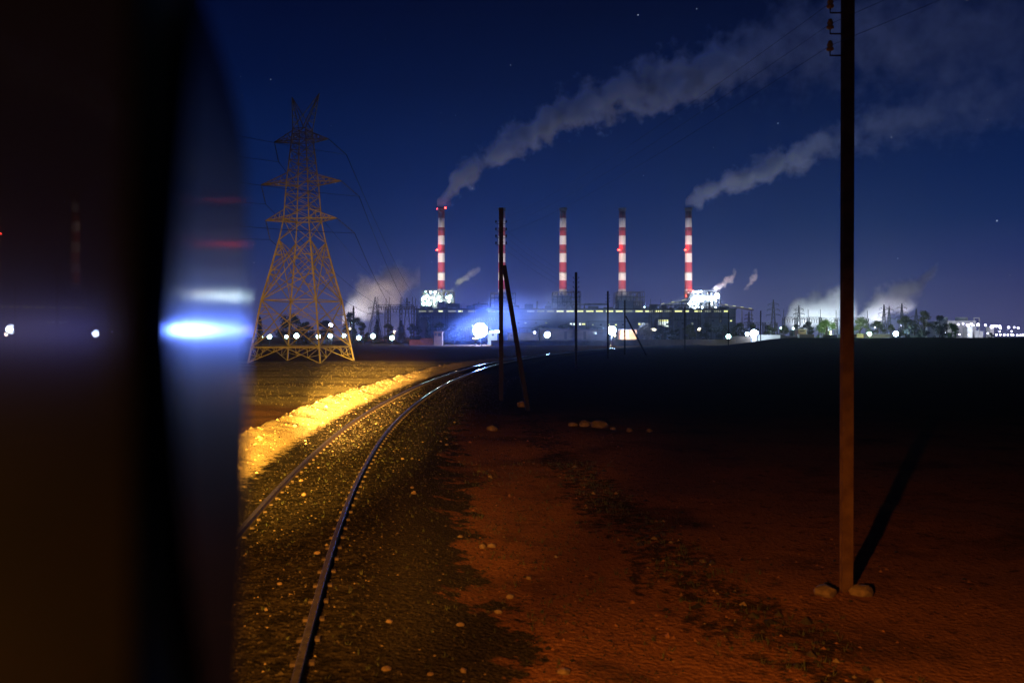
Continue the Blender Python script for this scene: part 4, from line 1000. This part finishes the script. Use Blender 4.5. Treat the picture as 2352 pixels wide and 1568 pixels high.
plume('steam_cloud', 'broad pale steam cloud behind the gantries and the rounded dark tree', [(786, 742, 12.5, 1.08), (800, 715, 65.0, 1.2), (830, 695, 82.5, 1.2), (870, 672, 90.0, 1.08), (905, 655, 82.5, 0.96), (935, 648, 62.5, 0.6), (965, 640, 45.0, 0.3)], 820, .07, .04, 3, amp=1.1, step=.12, soft=.6, group=st)
plume('steam_cloud', 'rounded pale steam cloud between the farthest thin pole and the closest pole', [(1800, 745, 12.0, 1.2), (1820, 722, 54.0, 1.2), (1860, 708, 69.6, 1.2), (1900, 700, 79.2, 1.2), (1940, 704, 74.4, 0.96), (1965, 706, 60.0, 0.36)], 800, .085, .04, 4, amp=.9, step=.12, soft=.6, group=st)
plume('steam_cloud', 'steam cloud rising in a ragged tail beyond the closest pole', [(1968, 735, 18.9, 1.2), (1990, 722, 48.6, 1.2), (2030, 700, 64.8, 1.2), (2065, 684, 62.1, 1.2), (2100, 664, 48.6, 1.14), (2125, 640, 35.1, 1.02), (2140, 622, 27.0, 0.84), (2152, 608, 21.6, 0.36)], 800, .09, .05, 5, amp=1.2, step=.12, soft=.6, group=st)
plume('steam_puff', 'small pinkish steam wisp beside the blue-white boiler house', [(1636, 664, 7.8, 0.96), (1652, 656, 15.6, 1.2), (1668, 646, 19.5, 1.2), (1682, 636, 20.8, 1.2), (1692, 626, 11.7, 0.6)], 725, .2, .14, 6, (.95,.82,.82), 1.4, step=.12, group=st)
plume('steam_puff', 'second pinkish steam wisp farther from the blue-white boiler house', [(1708, 664, 6.5, 0.6), (1719, 654, 15.6, 1.08), (1730, 638, 20.8, 0.96), (1740, 624, 15.6, 0.48)], 725, .16, .14, 7, (.95,.82,.82), 1.5, step=.12, group=st)
plume('steam_puff', 'yellowish steam wisp beside the chimney with a lit rim lamp', [(1034, 668, 7.8, 0.96), (1046, 660, 15.6, 1.08), (1058, 648, 18.2, 0.96), (1072, 634, 18.2, 0.72), (1090, 626, 15.6, 0.48), (1104, 618, 10.4, 0.24)], 725, .12, .13, 8, (.95,.92,.75), 1.5, step=.12, group=st)
plume('steam_puff', 'low bluish steam puff beside the lattice tower base', [(706,792,5,.7),(722,787,11,1.),(745,783,14,.9),(770,776,16,.55),(800,770,14,.3),(820,768,9,.1)], 360, .16, .5, 9, (.9,.93,1.), 1.1, step=.12, group=st)
plume('steam_puff', 'faint yellowish steam drifting from the dim grey boiler house', [(1528, 706, 6.5, 0.48), (1545, 698, 15.6, 0.84), (1565, 692, 15.6, 0.6), (1580, 688, 10.4, 0.24)], 722, .05, .13, 10, (.95,.95,.8), 1.4, step=.12, group=st)
plume('mist_cloud', 'thin blue-lit mist hanging round the brightest floodlight and the braced pole', [(1000,775,20,.3),(1050,755,60,.8),(1105,735,95,1.),(1170,715,115,.9),(1250,715,105,.7),(1330,725,80,.4),(1400,735,50,.15)], 322, .055, .03, 12, (.85,.9,1.), .6, depth=.6, step=.3, soft=.9)
# added lamps that brighten the steam from below
for (px, py, Y, e, col) in ((805, 762, 800, 60000, (.8, .85, 1.)), (905, 760, 790, 34000, (1., .62, .35)), (1850, 762, 780, 52000, (.72, .9, 1.)), (1905, 758, 782, 36000, (.72, .9, 1.)), (2010, 752, 780, 40000, (.75, .85, 1.)), (2070, 748, 780, 26000, (.85, .8, 1.)), (1665, 676, 716, 8000, (1., .6, .5)), (1728, 678, 716, 5500, (1., .6, .5)), (1050, 678, 714, 6000, (1., .85, .5)), (760, 779, 352, 350, (.5, .6, 1.))):
    p_ = P(px, py, Y)
    if Y < 720 and Y > 700:
        light('POINT', 'steam_fill', p_, e, col, radius=.5, parent=bpy.data.objects['boiler_house' if px < 1100 else 'boiler_house.004']); continue
    root = thing('steam_fill_post', (p_.x, p_.y, min(-.6, p_.z-2)), 'added lamp on a plain post to brighten the steam', 'floodlight', 'added lamps under the steam clouds')
    mb = MB(); mb.tube([(p_.x, p_.y+1.2, -.8), (p_.x, p_.y+1.2, p_.z-.4)], .15, 6); mb.build('post', M['far_steel'], root)
    mb = MB(); mb.box((p_.x-.5, p_.y+.9, p_.z-.4), (p_.x+.5, p_.y+1.5, p_.z+.1)); mb.build('housing', M['far_steel'], root)
    light('POINT', 'steam_fill', p_+Vector((0, 0, .6)), e*1.7, col, radius=.5, parent=root)

# ------------------------------------------------------------------ haze
m, nt, out = new_mat('night_haze'); v = N(nt, 'ShaderNodeVolumePrincipled'); v.inputs['Color'].default_value = (.62, .74, 1., 1); v.inputs['Density'].default_value = .00014; v.inputs['Anisotropy'].default_value = .72
L(nt, v.outputs[0], out.inputs['Volume'])
mb = MB(); mb.box((-1500, -60, -3.), (1500, 1750, PZ(480.5, CH_Y)+1.6)); hz = mb.build('haze', m); hz['kind'] = 'stuff'; hz['label'] = 'thin night haze over the field and the plant'; hz['category'] = 'haze'

# ------------------------------------------------------------------ the locomotive the camera leans out of
yaw = math.atan((770-CX)/F); dr = Vector((math.sin(yaw), math.cos(yaw), 0)); nr = Vector((math.cos(yaw), -math.sin(yaw), 0))
# glass plane: passes through the point where the sash ends in the view
def on_plane(px, end_px=525., end_Y=.55, yw=yaw):
    E = Vector(((end_px-CX)/F*end_Y, end_Y, 0)); r_ = (px-CX)/F; dd_ = Vector((math.sin(yw), math.cos(yw), 0))
    # E + s*dd = (r*t, t)
    s_ = (r_*E.y-E.x)/(dd_.x-r_*dd_.y); return E + dd_*s_
loco = thing('locomotive', (-1.6, -2., -.15), 'dark side of the locomotive with its window glass mirroring the lamps', 'locomotive')
def plate(mb, a, b_, z0, z1, th, outward=0.):
    o_ = nr*outward; i_ = nr*(outward-th); n = len(mb.v)
    for p_ in (a+o_, b_+o_, b_+i_, a+i_):
        mb.v.append((p_.x, p_.y, z0)); mb.v.append((p_.x, p_.y, z1))
    for f in ((0,2,3,1),(2,4,5,3),(4,6,7,5),(6,0,1,7),(1,3,5,7),(0,6,4,2)): mb.face(tuple(n+k for k in f))
pA, pB, pC, pD = on_plane(-420), on_plane(306), on_plane(338), on_plane(525)
m, nt, out = new_mat('dusty_window_glass')
tr = N(nt, 'ShaderNodeBsdfTransparent'); tr.inputs[0].default_value = (.55, .5, .45, 1)
gl = N(nt, 'ShaderNodeBsdfGlossy'); gl.inputs['Color'].default_value = (.9, .8, .72, 1); gl.inputs['Roughness'].default_value = .0
mx = N(nt, 'ShaderNodeMixShader'); mx.inputs[0].default_value = .022; gr = N(nt, 'ShaderNodeBsdfGlossy'); gr.inputs['Color'].default_value = (.85, .6, 1., 1); gr.inputs['Roughness'].default_value = .22
m2 = N(nt, 'ShaderNodeMixShader'); m2.inputs[0].default_value = .009; L(nt, tr.outputs[0], m2.inputs[1]); L(nt, gr.outputs[0], m2.inputs[2])
L(nt, m2.outputs[0], mx.inputs[1]); L(nt, gl.outputs[0], mx.inputs[2]); L(nt, mx.outputs[0], out.inputs[0])
M['glass'] = m
mb = MB(); mb.quad((pA.x, pA.y, 2.3), (pB.x, pB.y, 2.3), (pB.x, pB.y, 3.9), (pA.x, pA.y, 3.9)); mb.build('window_glass', M['glass'], loco)
mb = MB(); 
seal_wedge_px = lambda z: 336 + 78*min(1., abs((z-3)/.55*F)/560)**1.3  # seal widened away from the horizon, reflection's dark wedge put into its shape
prev = None
for k in range(60):
    z = 2.35+.025*k; a, c_ = on_plane(304), on_plane(seal_wedge_px(z)+1.5); cur = (len(mb.v), len(mb.v)+1)
    mb.v += [(a.x+.0015, a.y, z), (c_.x+.0015, c_.y, z)]
    if prev: mb.face((prev[0], prev[1], cur[1], cur[0]))
    prev = cur
o = mb.build('seal_and_dark_wedge', M['rubber'], loco); sol = o.modifiers.new('thick', 'SOLIDIFY'); sol.thickness = .004; sol.offset = 0
# polished frame strip: the blurred mirror at the end of the sash, rounded off at the top
m, nt, out = new_mat('polished_frame')
b = N(nt, 'ShaderNodeBsdfGlossy'); b.inputs['Color'].default_value = (.10, .105, .12, 1); b.inputs['Roughness'].default_value = .125
b2_ = N(nt, 'ShaderNodeBsdfGlossy'); b2_.inputs['Color'].default_value = (.065, .07, .095, 1); b2_.inputs['Roughness'].default_value = .33
ad_ = N(nt, 'ShaderNodeAddShader'); L(nt, b.outputs[0], ad_.inputs[0]); L(nt, b2_.outputs[0], ad_.inputs[1]); L(nt, ad_.outputs[0], out.inputs[0]); M['polished'] = m
yw2 = math.atan((772-CX)/F)
mb = MB(); top = []
zs = [2.4+.01*k for k in range(130)]
prev = None
for z in zs:
    zz = (z-3)/.55*F          # height above the horizon in frame units at the strip
    e_px = 527 if zz < 380 else 527-(zz-380)**1.5*.0138
    e_px = max(e_px, 360); e_px -= 24*ss(-300, -800, zz)
    a, c_ = on_plane(352), on_plane(e_px, e_px, .55, yw2)
    a2 = on_plane(min(seal_wedge_px(z)-6, e_px-20), e_px, .55, yw2)
    cur = (len(mb.v), len(mb.v)+1); mb.v += [(a2.x, a2.y, z), (c_.x, c_.y, z)]
    if prev: mb.face((prev[0], prev[1], cur[1], cur[0]), 0, False)
    prev = cur
o = mb.build('polished_frame', M['polished'], loco)
sol = o.modifiers.new('thick', 'SOLIDIFY'); sol.thickness = .012; sol.offset = 1
# cab lining seen dimly through the glass, cab body, nose and headlight
mb = MB(); mb.box((-2.9, -3.0, 1.2), (-.95, .42, 4.2)); 
cab = MB()
cab.box((-1.62, -.9, 2.0), (-1.56, .98, 4.0)); cab.build('cab_lining', M['cab_wall'], loco)
cab = MB(); cab.box((-2.85, .955, 2.), (-.40, .985, 4.0)); cab.build('bulkhead', M['cab_wall'], loco)
cab = MB(); cab.box((-2.95, .99, .9), (-.42, 1.07, 4.0)); cab.box((-2.95, -4., .75), (-2.88, .985, 4.0)); cab.box((-2.95, -4., .75), (-.3, -.95, 2.25)); cab.box((-2.95, -4.0, 4.003), (-.55, 1.1, 4.12))
cab.box((-2.95, -4.0, .70), (-.6, 1.1, .745)); cab.build('body', M['loco'], loco)
light('POINT', 'cab_fill', (-1.0, .42, 2.6), 3.2, (1., .62, .22), radius=.05, parent=loco)  # added unseen lamp that warms the lining behind the glass
HL = Vector((-1.75, 1.28, 2.35))
mb = MB()
n0 = 20; mb.tube([(-1.75, 1.07, 2.35), (-1.75, 1.2, 2.35)], [.17, .2], n0); mb.build('headlight', M['loco'], loco)
mb = MB(); mb.tube([(-1.75, 1.201, 2.35), (-1.75, 1.215, 2.35)], [.16, .15], n0); mb.build('headlight_lens', M['lens'], loco)
mb = MB(); mb.tube([(-.95, 1.07, 2.25), (-.95, 1.17, 2.25)], [.09, .10], n0); mb.build('marker_light', M['loco'], loco)
light('SPOT', 'headlight_beam', HL, 2300000, (1., .60, .15), P(840, 884, 50.), R(9.6), 1., .12, loco)
light('SPOT', 'headlight_spill', HL+Vector((0, .02, 0)), 330000, (1., .58, .09), P(745, 790, 60.), R(27.5), 1., .12, loco)
light('SPOT', 'headlight_spill', HL+Vector((.02, .02, 0)), 23000, (1., .45, .07), P(880, 880, 40.), R(50), 1., .12, loco)
light('SPOT', 'marker_beam', (-.95, 1.25, 2.25), 4700, (1., .41, .06), (1.4, 6.3, -.4), R(72), 1., .07, loco)

# ------------------------------------------------------------------ sky, added plume light, camera
SKYF = .0002
w = bpy.data.worlds.new('World'); scn.world = w; w.use_nodes = True; nt = w.node_tree; nt.nodes.clear()
out = N(nt, 'ShaderNodeOutputWorld'); bg = N(nt, 'ShaderNodeBackground'); L(nt, bg.outputs[0], out.inputs[0])
tc = N(nt, 'ShaderNodeTexCoord'); sp = N(nt, 'ShaderNodeSeparateXYZ'); L(nt, tc.outputs['Generated'], sp.inputs[0])
cr = N(nt, 'ShaderNodeValToRGB'); L(nt, sp.outputs[2], cr.inputs[0]); el = cr.color_ramp.elements
stops = [(0., (.070, .070, .185)), (.045, (.043, .050, .160)), (.085, (.0165, .0290, .126)), (.13, (.0034, .0165, .092)), (.18, (.0010, .0112, .074)), (.30, (.0002, .0042, .035)), (.42, (.0001, .0011, .013)), (1., (.0001, .0006, .006))]
while len(el) < len(stops): el.new(.5)
for e_, (p_, c_) in zip(el, stops): e_.position = p_; e_.color = (*c_, 1)
sky = N(nt, 'ShaderNodeTexSky'); sky.sky_type = 'NISHITA'; sky.sun_disc = False; sky.sun_elevation = R(-1.3); sky.sun_rotation = R(-128.7)
vo = N(nt, 'ShaderNodeTexVoronoi'); vo.inputs['Scale'].default_value = 62.; L(nt, tc.outputs['Generated'], vo.inputs['Vector'])
scp = N(nt, 'ShaderNodeSeparateColor'); L(nt, vo.outputs['Color'], scp.inputs[0])
star = math_node(nt, 'MULTIPLY', math_node(nt, 'LESS_THAN', vo.outputs['Distance'], .045), math_node(nt, 'POWER', scp.outputs[0], 9.))
star = math_node(nt, 'MULTIPLY', star, .9)
mxs = N(nt, 'ShaderNodeMix'); mxs.data_type = 'RGBA'; mxs.blend_type = 'ADD'; mxs.inputs[0].default_value = SKYF; L(nt, cr.outputs[0], mxs.inputs[6]); L(nt, sky.outputs[0], mxs.inputs[7])
ad = N(nt, 'ShaderNodeMix'); ad.data_type = 'RGBA'; ad.blend_type = 'ADD'; ad.inputs[0].default_value = 1.; L(nt, mxs.outputs[2], ad.inputs[6]); L(nt, star, ad.inputs[7])
L(nt, ad.outputs[2], bg.inputs[0]); bg.inputs[1].default_value = 1.
w.cycles.sampling_method = 'MANUAL'; w.cycles.sample_map_resolution = 128
ml = bpy.data.lights.new('plume_fill', 'SUN'); ml.energy = .55; ml.color = (.22, .38, 1.); ml.angle = R(.5)  # added blue light from below the horizon that brightens the smoke plumes
mo = bpy.data.objects.new('plume_fill', ml); COL.objects.link(mo); mo.rotation_euler = (-Vector((-.75, -.60, -.022))).to_track_quat('-Z', 'Y').to_euler()

cam = bpy.data.cameras.new('camera'); co = bpy.data.objects.new('camera', cam); COL.objects.link(co); scn.camera = co
co.location = (0, 0, CAMZ); cam.lens = 28; cam.sensor_width = 36; cam.clip_start = .02; cam.clip_end = 9000
co.rotation_euler = (R(90)-math.atan((784-HY)/F), 0, 0)
cam.dof.use_dof = True; cam.dof.focus_distance = 140; cam.dof.aperture_fstop = 1.8

scn.view_settings.view_transform = 'Standard'; scn.view_settings.look = 'None'; scn.view_settings.exposure = 0; scn.view_settings.gamma = 1
scn.render.engine = 'CYCLES'; cy = scn.cycles
cy.max_bounces = 5; cy.diffuse_bounces = 2; cy.glossy_bounces = 3; cy.transparent_max_bounces = 12; cy.volume_bounces = 2
cy.sample_clamp_indirect = 4; cy.sample_clamp_direct = 0; cy.use_denoising = True; cy.use_light_tree = True
cy.volume_max_steps = 256
